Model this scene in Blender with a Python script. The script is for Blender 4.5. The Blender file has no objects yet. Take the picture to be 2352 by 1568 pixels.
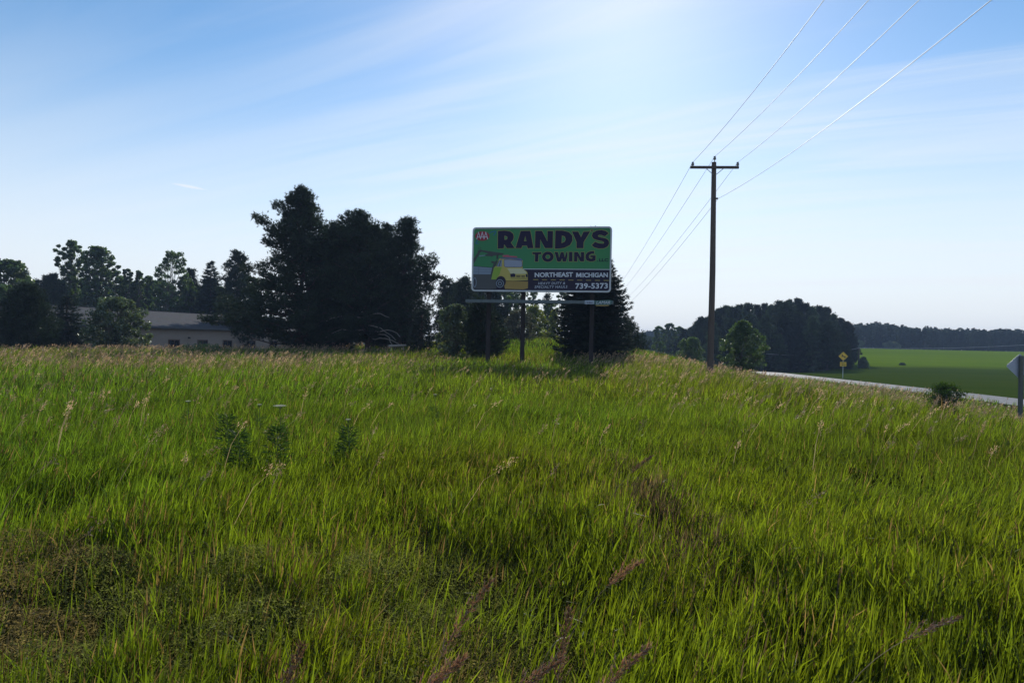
import bpy, math, random
import numpy as np
from mathutils import Vector, Matrix
from mathutils.geometry import tessellate_polygon

# ------------------------------------------------------------------ camera
scene = bpy.context.scene
COL = scene.collection
EYE = 1.6
ROLL = math.radians(1.2)
CR, SR = math.cos(ROLL), math.sin(ROLL)
cam_d = bpy.data.cameras.new("camera")
cam = bpy.data.objects.new("camera", cam_d)
COL.objects.link(cam)
cam_d.sensor_width = 36.0
cam_d.lens = 24.0
cam_d.clip_start = 0.05
cam_d.clip_end = 6000.0
cam.matrix_world = Matrix(((CR, -SR, 0, 0), (0, 0, -1, 0), (SR, CR, 0, EYE), (0, 0, 0, 1)))
scene.camera = cam

# ------------------------------------------------------------------ light
SUN_EL = math.radians(29.5)
SUN_AZ = math.radians(8.5)          # to the right of the view axis (+Y)
SUN = Vector((math.sin(SUN_AZ) * math.cos(SUN_EL), math.cos(SUN_AZ) * math.cos(SUN_EL), math.sin(SUN_EL)))
sl = bpy.data.lights.new("sun", 'SUN')
sl.energy = 3.4
sl.angle = math.radians(0.55)
sl.color = (1.0, 0.95, 0.86)
so = bpy.data.objects.new("sun", sl)
so.rotation_euler = SUN.to_track_quat('Z', 'Y').to_euler()
so.location = (0, 0, 60)
COL.objects.link(so)

world = bpy.data.worlds.new("World")
scene.world = world
world.use_nodes = True
wt = world.node_tree
wt.nodes.clear()


def N(t, typ, **kw):
    n = t.nodes.new(typ)
    for k, v in kw.items():
        if k in ('operation', 'blend_type', 'data_type', 'sky_type', 'sun_disc', 'sun_elevation', 'sun_rotation',
                 'altitude', 'air_density', 'dust_density', 'ozone_density', 'noise_dimensions', 'interpolation_type',
                 'attribute_name', 'clamp_factor', 'clamp', 'use_clamp', 'feature', 'distance', 'wave_type', 'bands_direction'):
            setattr(n, k, v)
        else:
            n.inputs[k].default_value = v
    return n


def lk(t, a, b):
    t.links.new(a, b)


sky = N(wt, 'ShaderNodeTexSky', sky_type='NISHITA', sun_disc=False, sun_elevation=SUN_EL, sun_rotation=SUN_AZ,
        altitude=200.0, air_density=1.0, dust_density=0.25, ozone_density=3.0)
tc = N(wt, 'ShaderNodeTexCoord')
sep = N(wt, 'ShaderNodeSeparateXYZ')
lk(wt, tc.outputs['Generated'], sep.inputs[0])


def M(t, op, a, b=None, c=None, clamp=False):
    n = t.nodes.new('ShaderNodeMath')
    n.operation = op
    n.use_clamp = clamp
    for i, v in enumerate((a, b, c)):
        if v is None:
            continue
        if isinstance(v, (int, float)):
            n.inputs[i].default_value = v
        else:
            t.links.new(v, n.inputs[i])
    return n.outputs[0]


X, Y, Z = sep.outputs
zden = M(wt, 'ADD', M(wt, 'MAXIMUM', Z, 0.0), 0.10)
cx = M(wt, 'DIVIDE', X, zden)
cy = M(wt, 'DIVIDE', Y, zden)
A0 = math.radians(-27)
# rotate so that cirrus streaks run to the upper right
su = M(wt, 'ADD', M(wt, 'MULTIPLY', cx, math.cos(A0)), M(wt, 'MULTIPLY', cy, math.sin(A0)))
sv = M(wt, 'ADD', M(wt, 'MULTIPLY', cx, -math.sin(A0)), M(wt, 'MULTIPLY', cy, math.cos(A0)))
comb = N(wt, 'ShaderNodeCombineXYZ')
lk(wt, M(wt, 'MULTIPLY', su, 0.30), comb.inputs[0])
lk(wt, M(wt, 'MULTIPLY', sv, 2.5), comb.inputs[1])
n1 = N(wt, 'ShaderNodeTexNoise', Scale=1.15, Detail=9.0, Roughness=0.56, Distortion=0.9)
lk(wt, comb.outputs[0], n1.inputs['Vector'])
comb2 = N(wt, 'ShaderNodeCombineXYZ')
lk(wt, M(wt, 'MULTIPLY', su, 0.25), comb2.inputs[0])
lk(wt, M(wt, 'MULTIPLY', sv, 0.45), comb2.inputs[1])
comb2.inputs[2].default_value = 4.7
n2 = N(wt, 'ShaderNodeTexNoise', Scale=0.8, Detail=3.0, Roughness=0.5)
lk(wt, comb2.outputs[0], n2.inputs['Vector'])
mr = N(wt, 'ShaderNodeMapRange', interpolation_type='SMOOTHSTEP')
mr.inputs['From Min'].default_value = 0.36
mr.inputs['From Max'].default_value = 0.72
lk(wt, n1.outputs[0], mr.inputs['Value'])
mr2 = N(wt, 'ShaderNodeMapRange', interpolation_type='SMOOTHSTEP')
mr2.inputs['From Min'].default_value = 0.30
mr2.inputs['From Max'].default_value = 0.58
lk(wt, n2.outputs[0], mr2.inputs['Value'])
# fewer clouds towards the upper left, a milky veil towards the horizon
side = N(wt, 'ShaderNodeMapRange', interpolation_type='SMOOTHSTEP')
side.inputs['From Min'].default_value = -0.55
side.inputs['From Max'].default_value = 0.35
side.inputs['To Min'].default_value = 0.26
lk(wt, X, side.inputs['Value'])
cl = M(wt, 'MULTIPLY', M(wt, 'MULTIPLY', mr.outputs[0], mr2.outputs[0]), side.outputs[0])
veil = N(wt, 'ShaderNodeMapRange', interpolation_type='SMOOTHSTEP')
veil.inputs['From Min'].default_value = 0.40
veil.inputs['From Max'].default_value = 0.0
veil.inputs['To Max'].default_value = 0.95
lk(wt, Z, veil.inputs['Value'])
# the short contrail at the left: a tapering streak between two directions
def cam_dir(px, py):
    u = (px - 1176.0) / 1568.0
    v = (784.0 - py) / 1568.0
    d = Vector((u * CR - v * SR, 1.0, u * SR + v * CR))
    return d.normalized()
ca, cb = cam_dir(362, 415), cam_dir(505, 442)
ax_ = (cb - ca)
clen = ax_.length
ax_.normalize()
nn = ca.cross(cb).normalized()
vd = N(wt, 'ShaderNodeVectorMath', operation='DOT_PRODUCT')
vd.inputs[1].default_value = nn
lk(wt, tc.outputs['Generated'], vd.inputs[0])
va = N(wt, 'ShaderNodeVectorMath', operation='SUBTRACT')
va.inputs[1].default_value = ca
lk(wt, tc.outputs['Generated'], va.inputs[0])
vb = N(wt, 'ShaderNodeVectorMath', operation='DOT_PRODUCT')
vb.inputs[1].default_value = ax_
lk(wt, va.outputs[0], vb.inputs[0])
along = M(wt, 'DIVIDE', vb.outputs['Value'], clen)
inside = M(wt, 'MULTIPLY', M(wt, 'MULTIPLY', M(wt, 'MULTIPLY', along, M(wt, 'SUBTRACT', 1.0, along)), 4.0, clamp=True), 1.0)
thick = M(wt, 'MULTIPLY', inside, 0.0065)
streak = M(wt, 'SUBTRACT', 1.0, M(wt, 'DIVIDE', M(wt, 'ABSOLUTE', vd.outputs['Value']), M(wt, 'ADD', thick, 0.00001)), clamp=True)
streak = M(wt, 'MULTIPLY', streak, M(wt, 'MULTIPLY', inside, 0.95), clamp=True)
cm = M(wt, 'MULTIPLY', cl, 0.62, clamp=True)
cm = M(wt, 'ADD', cm, M(wt, 'MULTIPLY', veil.outputs[0], M(wt, 'SUBTRACT', 1.0, cm)), clamp=True)
cm = M(wt, 'MAXIMUM', cm, streak, clamp=True)
mixc = N(wt, 'ShaderNodeMix', data_type='RGBA')
lk(wt, cm, mixc.inputs[0])
hs = N(wt, 'ShaderNodeHueSaturation', Hue=0.495, Saturation=1.16, Value=1.17)
lk(wt, sky.outputs[0], hs.inputs['Color'])
lk(wt, hs.outputs[0], mixc.inputs[6])
mixc.inputs[7].default_value = (7.8, 8.2, 8.7, 1)
bg = N(wt, 'ShaderNodeBackground', Strength=0.115)
lk(wt, mixc.outputs[2], bg.inputs[0])
wo = N(wt, 'ShaderNodeOutputWorld')
lk(wt, bg.outputs[0], wo.inputs[0])

vs = scene.view_settings
vs.view_transform = 'Standard'
vs.look = 'None'
vs.exposure = 0.0
vs.gamma = 1.0
vs.use_curve_mapping = False
scene.cycles.max_bounces = 6
scene.cycles.diffuse_bounces = 2
scene.cycles.transmission_bounces = 3
scene.cycles.volume_bounces = 0
scene.cycles.use_denoising = True

# ------------------------------------------------------------------ helpers


def P(px, py, d):
    """world point seen at photo position (2352 px wide frame) at depth d"""
    u = (px - 1176.0) / 1568.0
    v = (784.0 - py) / 1568.0
    return Vector(((u * CR - v * SR) * d, d, (u * SR + v * CR) * d + EYE))


def S(t):
    t = np.clip(t, 0, 1)
    return t * t * (3 - 2 * t)


def vnoise(x, y, seed=0):
    """smooth value noise, vectorised, 0..1"""
    x = np.asarray(x, float); y = np.asarray(y, float)
    xi = np.floor(x).astype(np.int64); yi = np.floor(y).astype(np.int64)
    fx = x - xi; fy = y - yi
    fx = fx * fx * (3 - 2 * fx); fy = fy * fy * (3 - 2 * fy)

    def h(a, b):
        n = (a * 374761393 + b * 668265263 + seed * 1442695041) & 0x7fffffff
        n = ((n ^ (n >> 13)) * 1274126177) & 0x7fffffff
        n = (n ^ (n >> 16)) & 0xffff
        return n / 65535.0
    return (h(xi, yi) * (1 - fx) * (1 - fy) + h(xi + 1, yi) * fx * (1 - fy)
            + h(xi, yi + 1) * (1 - fx) * fy + h(xi + 1, yi + 1) * fx * fy)


def road_x(y):
    y = np.asarray(y, float)
    return 36.6 - 0.02 * (y - 50) - 0.006 * np.clip(y - 92, 0, 60) ** 2


def H(x, y):
    x = np.asarray(x, float); y = np.asarray(y, float)
    z = -1.85 * S((x - 6.0) / 17.0) - 0.25 * S((x - 23) / 6.0)
    rx = road_x(y)
    z = z + 0.06 * S((x - rx + 6.5) / 2.5) * S((rx + 6.5 - x) / 2.5) * (y < 170)
    z = z + 1.60 * np.exp(-0.5 * ((x - 3.5) / 12.0) ** 2 - 0.5 * ((y - 62.0) / 13.0) ** 2)
    z = z - 0.85 * S((y - 48) / 15.0) * S((-x - 14) / 12.0)
    z = z - 4.3 * S((y - 76) / 34.0) * S((x + 16) / 18.0) * S((34 - x) / 14.0)
    z = z - 1.4 * S((y - 95) / 35.0) * S((x - 30) / 8.0) * S((60 - x) / 14.0)
    far = S((x - 41) / 14.0)
    z = z + 3.9 * far * S((y - 120) / 150.0) + 0.0
    z = z + far * (0.9 * np.exp(-0.5 * ((y - 175) / 30.0) ** 2)) * S((x - 90) / 60.0) * 0.5
    z = z + 0.10 * (vnoise(x * 0.35, y * 0.35, 3) - 0.5) * S((np.abs(x - rx) - 4.5) / 2.0)
    return z


def Hs(x, y):
    return float(H(x, y))


def tag(o, label=None, cat=None, group=None, kind=None):
    if label: o['label'] = label
    if cat: o['category'] = cat
    if group: o['group'] = group
    if kind: o['kind'] = kind
    return o


def empty(name, loc, label, cat, group=None):
    o = bpy.data.objects.new(name, None)
    o.empty_display_size = 0.3
    o.location = loc
    COL.objects.link(o)
    return tag(o, label, cat, group)


def mesh_np(name, parts, mats, smooth=False, origin=(0, 0, 0)):
    """parts: list of (V, F, C, matindex)"""
    me = bpy.data.meshes.new(name)
    if not isinstance(mats, (list, tuple)):
        mats = [mats]
    for m in mats:
        me.materials.append(m)
    Vs, LV, LS, MI, Cs = [], [], [], [], []
    vo = 0; lo = 0
    anyc = any(p[2] is not None for p in parts)
    for p in parts:
        V = np.asarray(p[0], np.float32).reshape(-1, 3)
        F = np.asarray(p[1], np.int32)
        if len(V) == 0 or len(F) == 0:
            continue
        Vs.append(V)
        LV.append((F + vo).ravel())
        k = F.shape[1]
        LS.append(lo + np.arange(len(F), dtype=np.int32) * k)
        MI.append(np.full(len(F), p[3] if len(p) > 3 else 0, np.int32))
        if anyc:
            C = p[2]
            if C is None:
                C = np.ones((len(V), 4), np.float32)
            Cs.append(np.asarray(C, np.float32))
        vo += len(V); lo += F.size
    V = np.concatenate(Vs) - np.asarray(origin, np.float32)
    LVa = np.concatenate(LV); LSa = np.concatenate(LS); MIa = np.concatenate(MI)
    me.vertices.add(len(V)); me.vertices.foreach_set('co', V.ravel())
    me.loops.add(len(LVa)); me.loops.foreach_set('vertex_index', LVa)
    me.polygons.add(len(LSa)); me.polygons.foreach_set('loop_start', LSa)
    me.polygons.foreach_set('material_index', MIa)
    me.polygons.foreach_set('use_smooth', np.full(len(LSa), bool(smooth)))
    if anyc:
        ca = me.color_attributes.new('Col', 'FLOAT_COLOR', 'POINT')
        ca.data.foreach_set('color', np.concatenate(Cs).astype(np.float32).ravel())
    me.update(calc_edges=True)
    return me


def obj(name, me, parent=None, loc=(0, 0, 0), rot=None):
    o = bpy.data.objects.new(name, me)
    o.location = loc
    if rot is not None:
        o.rotation_euler = rot
    COL.objects.link(o)
    if parent is not None:
        o.parent = parent
    return o


def tube(pts, radii, n=7, cap=True):
    pts = [Vector(p) for p in pts]
    V, F = [], []
    ref = Vector((0.31, 0.52, 0.8)).normalized()
    for i, p in enumerate(pts):
        d = (pts[min(i + 1, len(pts) - 1)] - pts[max(i - 1, 0)]).normalized()
        a = d.cross(ref)
        if a.length < 1e-3:
            a = d.cross(Vector((1, 0, 0)))
        a.normalize(); b = d.cross(a)
        for k in range(n):
            t = 2 * math.pi * k / n
            V.append(p + (a * math.cos(t) + b * math.sin(t)) * radii[i])
    for i in range(len(pts) - 1):
        for k in range(n):
            F.append((i * n + k, i * n + (k + 1) % n, (i + 1) * n + (k + 1) % n, (i + 1) * n + k))
    if cap:
        V.append(pts[0]); V.append(pts[-1])
        c0, c1 = len(V) - 2, len(V) - 1
        for k in range(n):
            F.append((c0, (k + 1) % n, k, k))
            F.append((c1, (len(pts) - 1) * n + k, (len(pts) - 1) * n + (k + 1) % n, (len(pts) - 1) * n + (k + 1) % n))
    # degenerate quads -> real tris are written apart
    Q = np.array([f for f in F if len(set(f)) == 4], np.int32).reshape(-1, 4)
    T = np.array([f[:3] for f in F if len(set(f)) == 3], np.int32).reshape(-1, 3)
    V = np.array([tuple(v) for v in V], np.float32)
    return [(V, Q, None, 0)] + ([(V, T, None, 0)] if len(T) else [])


def box(cx, cy, cz, sx, sy, sz, rotz=0.0):
    c, s = math.cos(rotz), math.sin(rotz)
    V = []
    for dx in (-.5, .5):
        for dy in (-.5, .5):
            for dz in (-.5, .5):
                x, y = dx * sx, dy * sy
                V.append((cx + x * c - y * s, cy + x * s + y * c, cz + dz * sz))
    F = [(0, 1, 3, 2), (4, 6, 7, 5), (0, 4, 5, 1), (2, 3, 7, 6), (0, 2, 6, 4), (1, 5, 7, 3)]
    return (np.array(V, np.float32), np.array(F, np.int32), None, 0)


def setmi(parts, mi):
    return [(p[0], p[1], p[2], mi) for p in parts]


# ------------------------------------------------------------------ materials


def base_mat(name):
    m = bpy.data.materials.new(name)
    m.use_nodes = True
    return m, m.node_tree, m.node_tree.nodes['Principled BSDF']


def mat_plain(name, col, rough=0.7, metal=0.0, nscale=0.0, namt=0.15, bump=0.0, spec=0.5, streak=None):
    m, t, b = base_mat(name)
    b.inputs['Base Color'].default_value = (*col, 1)
    b.inputs['Roughness'].default_value = rough
    b.inputs['Metallic'].default_value = metal
    b.inputs['Specular IOR Level'].default_value = spec
    if nscale:
        tcn = N(t, 'ShaderNodeTexCoord')
        mp = N(t, 'ShaderNodeMapping')
        if streak:
            mp.inputs['Scale'].default_value = streak
        lk(t, tcn.outputs['Object'], mp.inputs[0])
        no = N(t, 'ShaderNodeTexNoise', Scale=nscale, Detail=6.0, Roughness=0.6)
        lk(t, mp.outputs[0], no.inputs['Vector'])
        mx = N(t, 'ShaderNodeMix', data_type='RGBA', blend_type='MULTIPLY')
        mx.inputs[0].default_value = 1.0
        mx.inputs[6].default_value = (*col, 1)
        r = N(t, 'ShaderNodeMapRange')
        r.inputs['To Min'].default_value = 1 - namt * 2
        r.inputs['To Max'].default_value = 1 + namt * 2
        lk(t, no.outputs[0], r.inputs['Value'])
        lk(t, r.outputs[0], mx.inputs[7])
        lk(t, mx.outputs[2], b.inputs['Base Color'])
        if bump:
            bn = N(t, 'ShaderNodeBump', Strength=bump, Distance=0.02)
            lk(t, no.outputs[0], bn.inputs['Height'])
            lk(t, bn.outputs[0], b.inputs['Normal'])
    return m


def mat_leaf(name, col, tcol, tw=0.4, gloss=0.08, rough=0.45):
    """vertex colour (leaf to leaf difference) times a base; part of the light passes through"""
    m = bpy.data.materials.new(name)
    m.use_nodes = True
    t = m.node_tree
    t.nodes.clear()
    at = N(t, 'ShaderNodeAttribute', attribute_name='Col')
    m1 = N(t, 'ShaderNodeMix', data_type='RGBA', blend_type='MULTIPLY')
    m1.inputs[0].default_value = 1; m1.inputs[6].default_value = (*col, 1)
    lk(t, at.outputs['Color'], m1.inputs[7])
    m2 = N(t, 'ShaderNodeMix', data_type='RGBA', blend_type='MULTIPLY')
    m2.inputs[0].default_value = 1; m2.inputs[6].default_value = (*tcol, 1)
    lk(t, at.outputs['Color'], m2.inputs[7])
    df = N(t, 'ShaderNodeBsdfDiffuse'); lk(t, m1.outputs[2], df.inputs[0])
    tr = N(t, 'ShaderNodeBsdfTranslucent'); lk(t, m2.outputs[2], tr.inputs[0])
    gl = N(t, 'ShaderNodeBsdfGlossy', Roughness=rough); gl.inputs[0].default_value = (0.9, 0.95, 0.9, 1)
    a = N(t, 'ShaderNodeMixShader'); a.inputs[0].default_value = tw
    lk(t, df.outputs[0], a.inputs[1]); lk(t, tr.outputs[0], a.inputs[2])
    b = N(t, 'ShaderNodeMixShader'); b.inputs[0].default_value = gloss
    lk(t, a.outputs[0], b.inputs[1]); lk(t, gl.outputs[0], b.inputs[2])
    o = N(t, 'ShaderNodeOutputMaterial'); lk(t, b.outputs[0], o.inputs[0])
    return m


M_GRASS = mat_leaf('grass_blades', (0.038, 0.062, 0.009), (0.285, 0.375, 0.015), 0.5, 0.02, 0.4)
M_SEED = mat_leaf('seed_heads', (0.30, 0.20, 0.12), (0.50, 0.32, 0.17), 0.5, 0.08, 0.4)
M_COVER = mat_leaf('ground_cover', (0.115, 0.10, 0.035), (0.34, 0.31, 0.07), 0.5, 0.012, 0.5)
M_WEED = mat_leaf('weed_leaves', (0.025, 0.055, 0.015), (0.08, 0.15, 0.015), 0.35, 0.012)
M_PINE = mat_leaf('pine_needles', (0.022, 0.034, 0.016), (0.035, 0.06, 0.018), 0.25, 0.035, 0.5)
M_SPRUCE = mat_leaf('spruce_needles', (0.022, 0.032, 0.022), (0.03, 0.05, 0.025), 0.2, 0.03, 0.5)
M_BROAD = mat_leaf('broad_leaves', (0.035, 0.062, 0.018), (0.13, 0.22, 0.03), 0.42, 0.07, 0.4)
M_YELLOW = mat_leaf('yellow_green_leaves', (0.09, 0.12, 0.02), (0.30, 0.34, 0.03), 0.45, 0.06)
M_SILVER = mat_leaf('silvery_leaves', (0.065, 0.085, 0.04), (0.14, 0.19, 0.05), 0.4, 0.08, 0.4)
M_PURPLE = mat_leaf('greyish_leaves', (0.06, 0.06, 0.04), (0.12, 0.12, 0.05), 0.35, 0.06)
M_UMBEL = mat_leaf('umbel_florets', (0.6, 0.58, 0.52), (0.6, 0.58, 0.5), 0.5, 0.03)
M_BARK = mat_plain('pine_bark', (0.075, 0.05, 0.038), 0.9, nscale=6, namt=0.3, bump=0.6)
M_BARKG = mat_plain('grey_bark', (0.13, 0.12, 0.10), 0.9, nscale=6, namt=0.3, bump=0.5)
M_DEAD = mat_plain('dead_wood', (0.28, 0.25, 0.22), 0.85, nscale=8, namt=0.2, bump=0.4)

rs = np.random.RandomState


# ------------------------------------------------------------------ ground
def make_ground():
    xs = np.concatenate([np.linspace(-700, -80, 32)[:-1], np.linspace(-80, -30, 30)[:-1], np.linspace(-30, 60, 200)[:-1],
                         np.linspace(60, 130, 40)[:-1], np.linspace(130, 900, 60)])
    ys = np.concatenate([np.linspace(-120, -10, 12)[:-1], np.linspace(-10, 110, 260)[:-1], np.linspace(110, 330, 90)[:-1],
                         np.linspace(330, 1100, 30)])
    gx, gy = np.meshgrid(xs, ys)
    gz = H(gx, gy)
    V = np.stack([gx, gy, gz], -1).reshape(-1, 3)
    nx, ny = len(xs), len(ys)
    i, j = np.meshgrid(np.arange(nx - 1), np.arange(ny - 1))
    a = (j * nx + i).ravel()
    F = np.stack([a, a + 1, a + nx + 1, a + nx], -1)
    m, t, b = base_mat('ground_soil_and_turf')
    geo = N(t, 'ShaderNodeNewGeometry')
    sp = N(t, 'ShaderNodeSeparateXYZ'); lk(t, geo.outputs['Position'], sp.inputs[0])
    nf = N(t, 'ShaderNodeTexNoise', Scale=9.0, Detail=8.0, Roughness=0.7); lk(t, geo.outputs['Position'], nf.inputs['Vector'])
    nc = N(t, 'ShaderNodeTexNoise', Scale=0.05, Detail=5.0, Roughness=0.55); lk(t, geo.outputs['Position'], nc.inputs['Vector'])
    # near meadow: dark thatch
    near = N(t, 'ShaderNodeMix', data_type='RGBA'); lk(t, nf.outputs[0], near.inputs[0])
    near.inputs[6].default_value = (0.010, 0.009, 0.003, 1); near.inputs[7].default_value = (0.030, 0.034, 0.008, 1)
    # field beyond the road: mown green above, rough brownish green below
    st = N(t, 'ShaderNodeMapping'); st.inputs['Scale'].default_value = (0.02, 0.12, 1)
    lk(t, geo.outputs['Position'], st.inputs[0])
    ns = N(t, 'ShaderNodeTexNoise', Scale=1.0, Detail=7.0, Roughness=0.6); lk(t, st.outputs[0], ns.inputs['Vector'])
    crop = N(t, 'ShaderNodeMix', data_type='RGBA'); lk(t, ns.outputs[0], crop.inputs[0])
    crop.inputs[6].default_value = (0.055, 0.12, 0.004, 1); crop.inputs[7].default_value = (0.175, 0.24, 0.010, 1)
    rough = N(t, 'ShaderNodeMix', data_type='RGBA'); lk(t, ns.outputs[0], rough.inputs[0])
    rough.inputs[6].default_value = (0.028, 0.062, 0.006, 1); rough.inputs[7].default_value = (0.065, 0.085, 0.010, 1)
    yb = M(t, 'ADD', M(t, 'ADD', sp.outputs[1], M(t, 'MULTIPLY', sp.outputs[0], -0.10)), M(t, 'MULTIPLY', nc.outputs[0], 26.0))
    mk = N(t, 'ShaderNodeMapRange', interpolation_type='SMOOTHSTEP'); lk(t, yb, mk.inputs['Value'])
    mk.inputs['From Min'].default_value = 132; mk.inputs['From Max'].default_value = 158
    fld = N(t, 'ShaderNodeMix', data_type='RGBA'); lk(t, mk.outputs[0], fld.inputs[0])
    lk(t, rough.outputs[2], fld.inputs[6]); lk(t, crop.outputs[2], fld.inputs[7])
    fine = N(t, 'ShaderNodeMapRange'); lk(t, nf.outputs[0], fine.inputs['Value'])
    fine.inputs['To Min'].default_value = 0.6; fine.inputs['To Max'].default_value = 1.4
    fl2 = N(t, 'ShaderNodeMix', data_type='RGBA', blend_type='MULTIPLY'); fl2.inputs[0].default_value = 1
    lk(t, fld.outputs[2], fl2.inputs[6]); lk(t, fine.outputs[0], fl2.inputs[7])
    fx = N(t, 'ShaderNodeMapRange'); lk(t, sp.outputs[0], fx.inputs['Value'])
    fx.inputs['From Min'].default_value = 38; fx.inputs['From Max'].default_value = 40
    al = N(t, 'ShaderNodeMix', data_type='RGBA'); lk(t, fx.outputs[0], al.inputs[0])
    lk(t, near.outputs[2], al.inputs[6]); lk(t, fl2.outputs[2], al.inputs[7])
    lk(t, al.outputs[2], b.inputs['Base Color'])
    b.inputs['Roughness'].default_value = 1.0
    b.inputs['Specular IOR Level'].default_value = 0.0
    bn = N(t, 'ShaderNodeBump', Strength=0.5, Distance=0.15); lk(t, nf.outputs[0], bn.inputs['Height'])
    lk(t, bn.outputs[0], b.inputs['Normal'])
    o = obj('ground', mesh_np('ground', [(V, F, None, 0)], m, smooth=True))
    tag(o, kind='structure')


make_ground()


def make_road():
    ys = np.linspace(-90, 168, 260)
    cx = road_x(ys)
    w = 2.95
    rows = []
    for k in (-1, -0.5, 0, 0.5, 1):
        rows.append(np.stack([cx + k * w, ys, H(cx, ys) + 0.05 - 0.05 * abs(k) ** 2], -1))
    V = np.stack(rows, 1).reshape(-1, 3)
    n = len(ys)
    F = []
    for i in range(n - 1):
        for k in range(4):
            F.append((i * 5 + k, i * 5 + k + 1, (i + 1) * 5 + k + 1, (i + 1) * 5 + k))
    m, t, b = base_mat('worn_asphalt')
    geo = N(t, 'ShaderNodeNewGeometry')
    no = N(t, 'ShaderNodeTexNoise', Scale=1.2, Detail=9.0, Roughness=0.7); lk(t, geo.outputs['Position'], no.inputs['Vector'])
    vo = N(t, 'ShaderNodeTexVoronoi', Scale=0.55, feature='DISTANCE_TO_EDGE')
    nd = N(t, 'ShaderNodeVectorMath', operation='ADD'); lk(t, geo.outputs['Position'], nd.inputs[0]); lk(t, no.outputs['Color'], nd.inputs[1])
    lk(t, nd.outputs[0], vo.inputs['Vector'])
    r = N(t, 'ShaderNodeMapRange'); lk(t, vo.outputs['Distance'], r.inputs['Value'])
    r.inputs['From Max'].default_value = 0.03
    c0 = N(t, 'ShaderNodeMix', data_type='RGBA'); lk(t, no.outputs[0], c0.inputs[0])
    c0.inputs[6].default_value = (0.10, 0.095, 0.095, 1); c0.inputs[7].default_value = (0.19, 0.18, 0.175, 1)
    c1 = N(t, 'ShaderNodeMix', data_type='RGBA'); lk(t, r.outputs[0], c1.inputs[0])
    c1.inputs[6].default_value = (0.04, 0.04, 0.04, 1); lk(t, c0.outputs[2], c1.inputs[7])
    lk(t, c1.outputs[2], b.inputs['Base Color'])
    b.inputs['Roughness'].default_value = 0.62
    o = obj('road', mesh_np('road', [(V, np.array(F), None, 0)], m, smooth=True))
    tag(o, kind='structure')
    # faded edge line on the far side
    vals = []
    for k in (0.90, 0.935):
        vals.append(np.stack([cx + k * w, ys, H(cx, ys) + 0.054 - 0.05 * k * k + 0.0015], -1))
    V = np.stack(vals, 1).reshape(-1, 3)
    F = [(i * 2, i * 2 + 1, i * 2 + 3, i * 2 + 2) for i in range(n - 1)]
    o2 = obj('road_edge_line', mesh_np('road_edge_line', [(V, np.array(F), None, 0)],
             mat_plain('faded_road_paint', (0.45, 0.44, 0.42), 0.8, nscale=3, namt=0.3)))
    tag(o2, kind='structure')
    vals = []
    for k in (-0.02, 0.02):
        vals.append(np.stack([cx + k * w, ys, H(cx, ys) + 0.056], -1))
    V = np.stack(vals, 1).reshape(-1, 3)
    F = [(i * 2, i * 2 + 1, i * 2 + 3, i * 2 + 2) for i in range(n - 1) if (i // 3) % 4 == 0]
    o3 = obj('road_centre_line', mesh_np('road_centre_line', [(V, np.array(F), None, 0)],
             mat_plain('faded_yellow_road_paint', (0.42, 0.32, 0.08), 0.8, nscale=3, namt=0.3)))
    tag(o3, kind='structure')


make_road()


# ------------------------------------------------------------------ foliage primitives
def unit(v):
    return v / (np.linalg.norm(v, axis=-1, keepdims=True) + 1e-9)


def tri_blades(c, d, ln, wd, rng, col):
    """thin pointed triangles: base at c, tip c + d*ln"""
    n = len(c)
    d = unit(d)
    side = unit(np.cross(d, rng.normal(size=(n, 3))))
    ln = np.broadcast_to(ln, (n,))[:, None]; wd = np.broadcast_to(wd, (n,))[:, None]
    V = np.empty((n, 3, 3), np.float32)
    V[:, 0] = c - side * wd * .5; V[:, 1] = c + side * wd * .5; V[:, 2] = c + d * ln
    F = np.arange(3 * n).reshape(n, 3)
    C = np.repeat(col, 3, axis=0)
    return (V.reshape(-1, 3), F, C, 0)


def quad_leaves(c, size, rng, col, flat=0.0):
    n = len(c)
    a = rng.normal(size=(n, 3)); a[:, 2] *= (1 - flat); a = unit(a)
    b = unit(np.cross(a, rng.normal(size=(n, 3))))
    s = (size * rng.uniform(.6, 1.35, n))[:, None]
    V = np.empty((n, 4, 3), np.float32)
    V[:, 0] = c - a * s; V[:, 1] = c - b * s * .55; V[:, 2] = c + a * s; V[:, 3] = c + b * s * .55
    F = np.arange(4 * n).reshape(n, 4)
    return (V.reshape(-1, 3), F, np.repeat(col, 4, axis=0), 0)


def colvar(n, rng, amt=0.25, hue=0.12, cl=None):
    k = 1 + rng.uniform(-amt, amt, (n, 1))
    if cl is not None:
        k = k * cl[:, None]
    h = rng.uniform(-hue, hue, (n, 1))
    return np.concatenate([k * (1 + h), k, k * (1 - h * .5), np.ones((n, 1))], 1).astype(np.float32)


def prof_at(prof, h):
    hs = prof[:, 0]
    return np.interp(h, hs, prof[:, 1]), np.interp(h, hs, prof[:, 2])


def extent(prof, h, az, depthf=0.9):
    rl, rr = prof_at(prof, h)
    c, s = math.cos(az), math.sin(az)
    side = rr if c > 0 else rl
    m = max(0.5 * (rl + rr), 0.3 * side) * depthf
    return math.sqrt((side * c) ** 2 + (m * s) ** 2)


def add_limb(tubes, a, b, r0, r1, rng, sag=0.0, n=4):
    pts, rad = [], []
    L = (b - a).length
    for i in range(n + 1):
        t = i / n
        p = a.lerp(b, t)
        p = p + Vector((rng.uniform(-1, 1), rng.uniform(-1, 1), rng.uniform(-1, 1))) * (0.04 * L * math.sin(math.pi * t))
        p.z += sag * math.sin(math.pi * t) * L
        pts.append(p); rad.append(r0 + (r1 - r0) * t)
    tubes += tube(pts, rad, 5, cap=False)
    return pts


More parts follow.
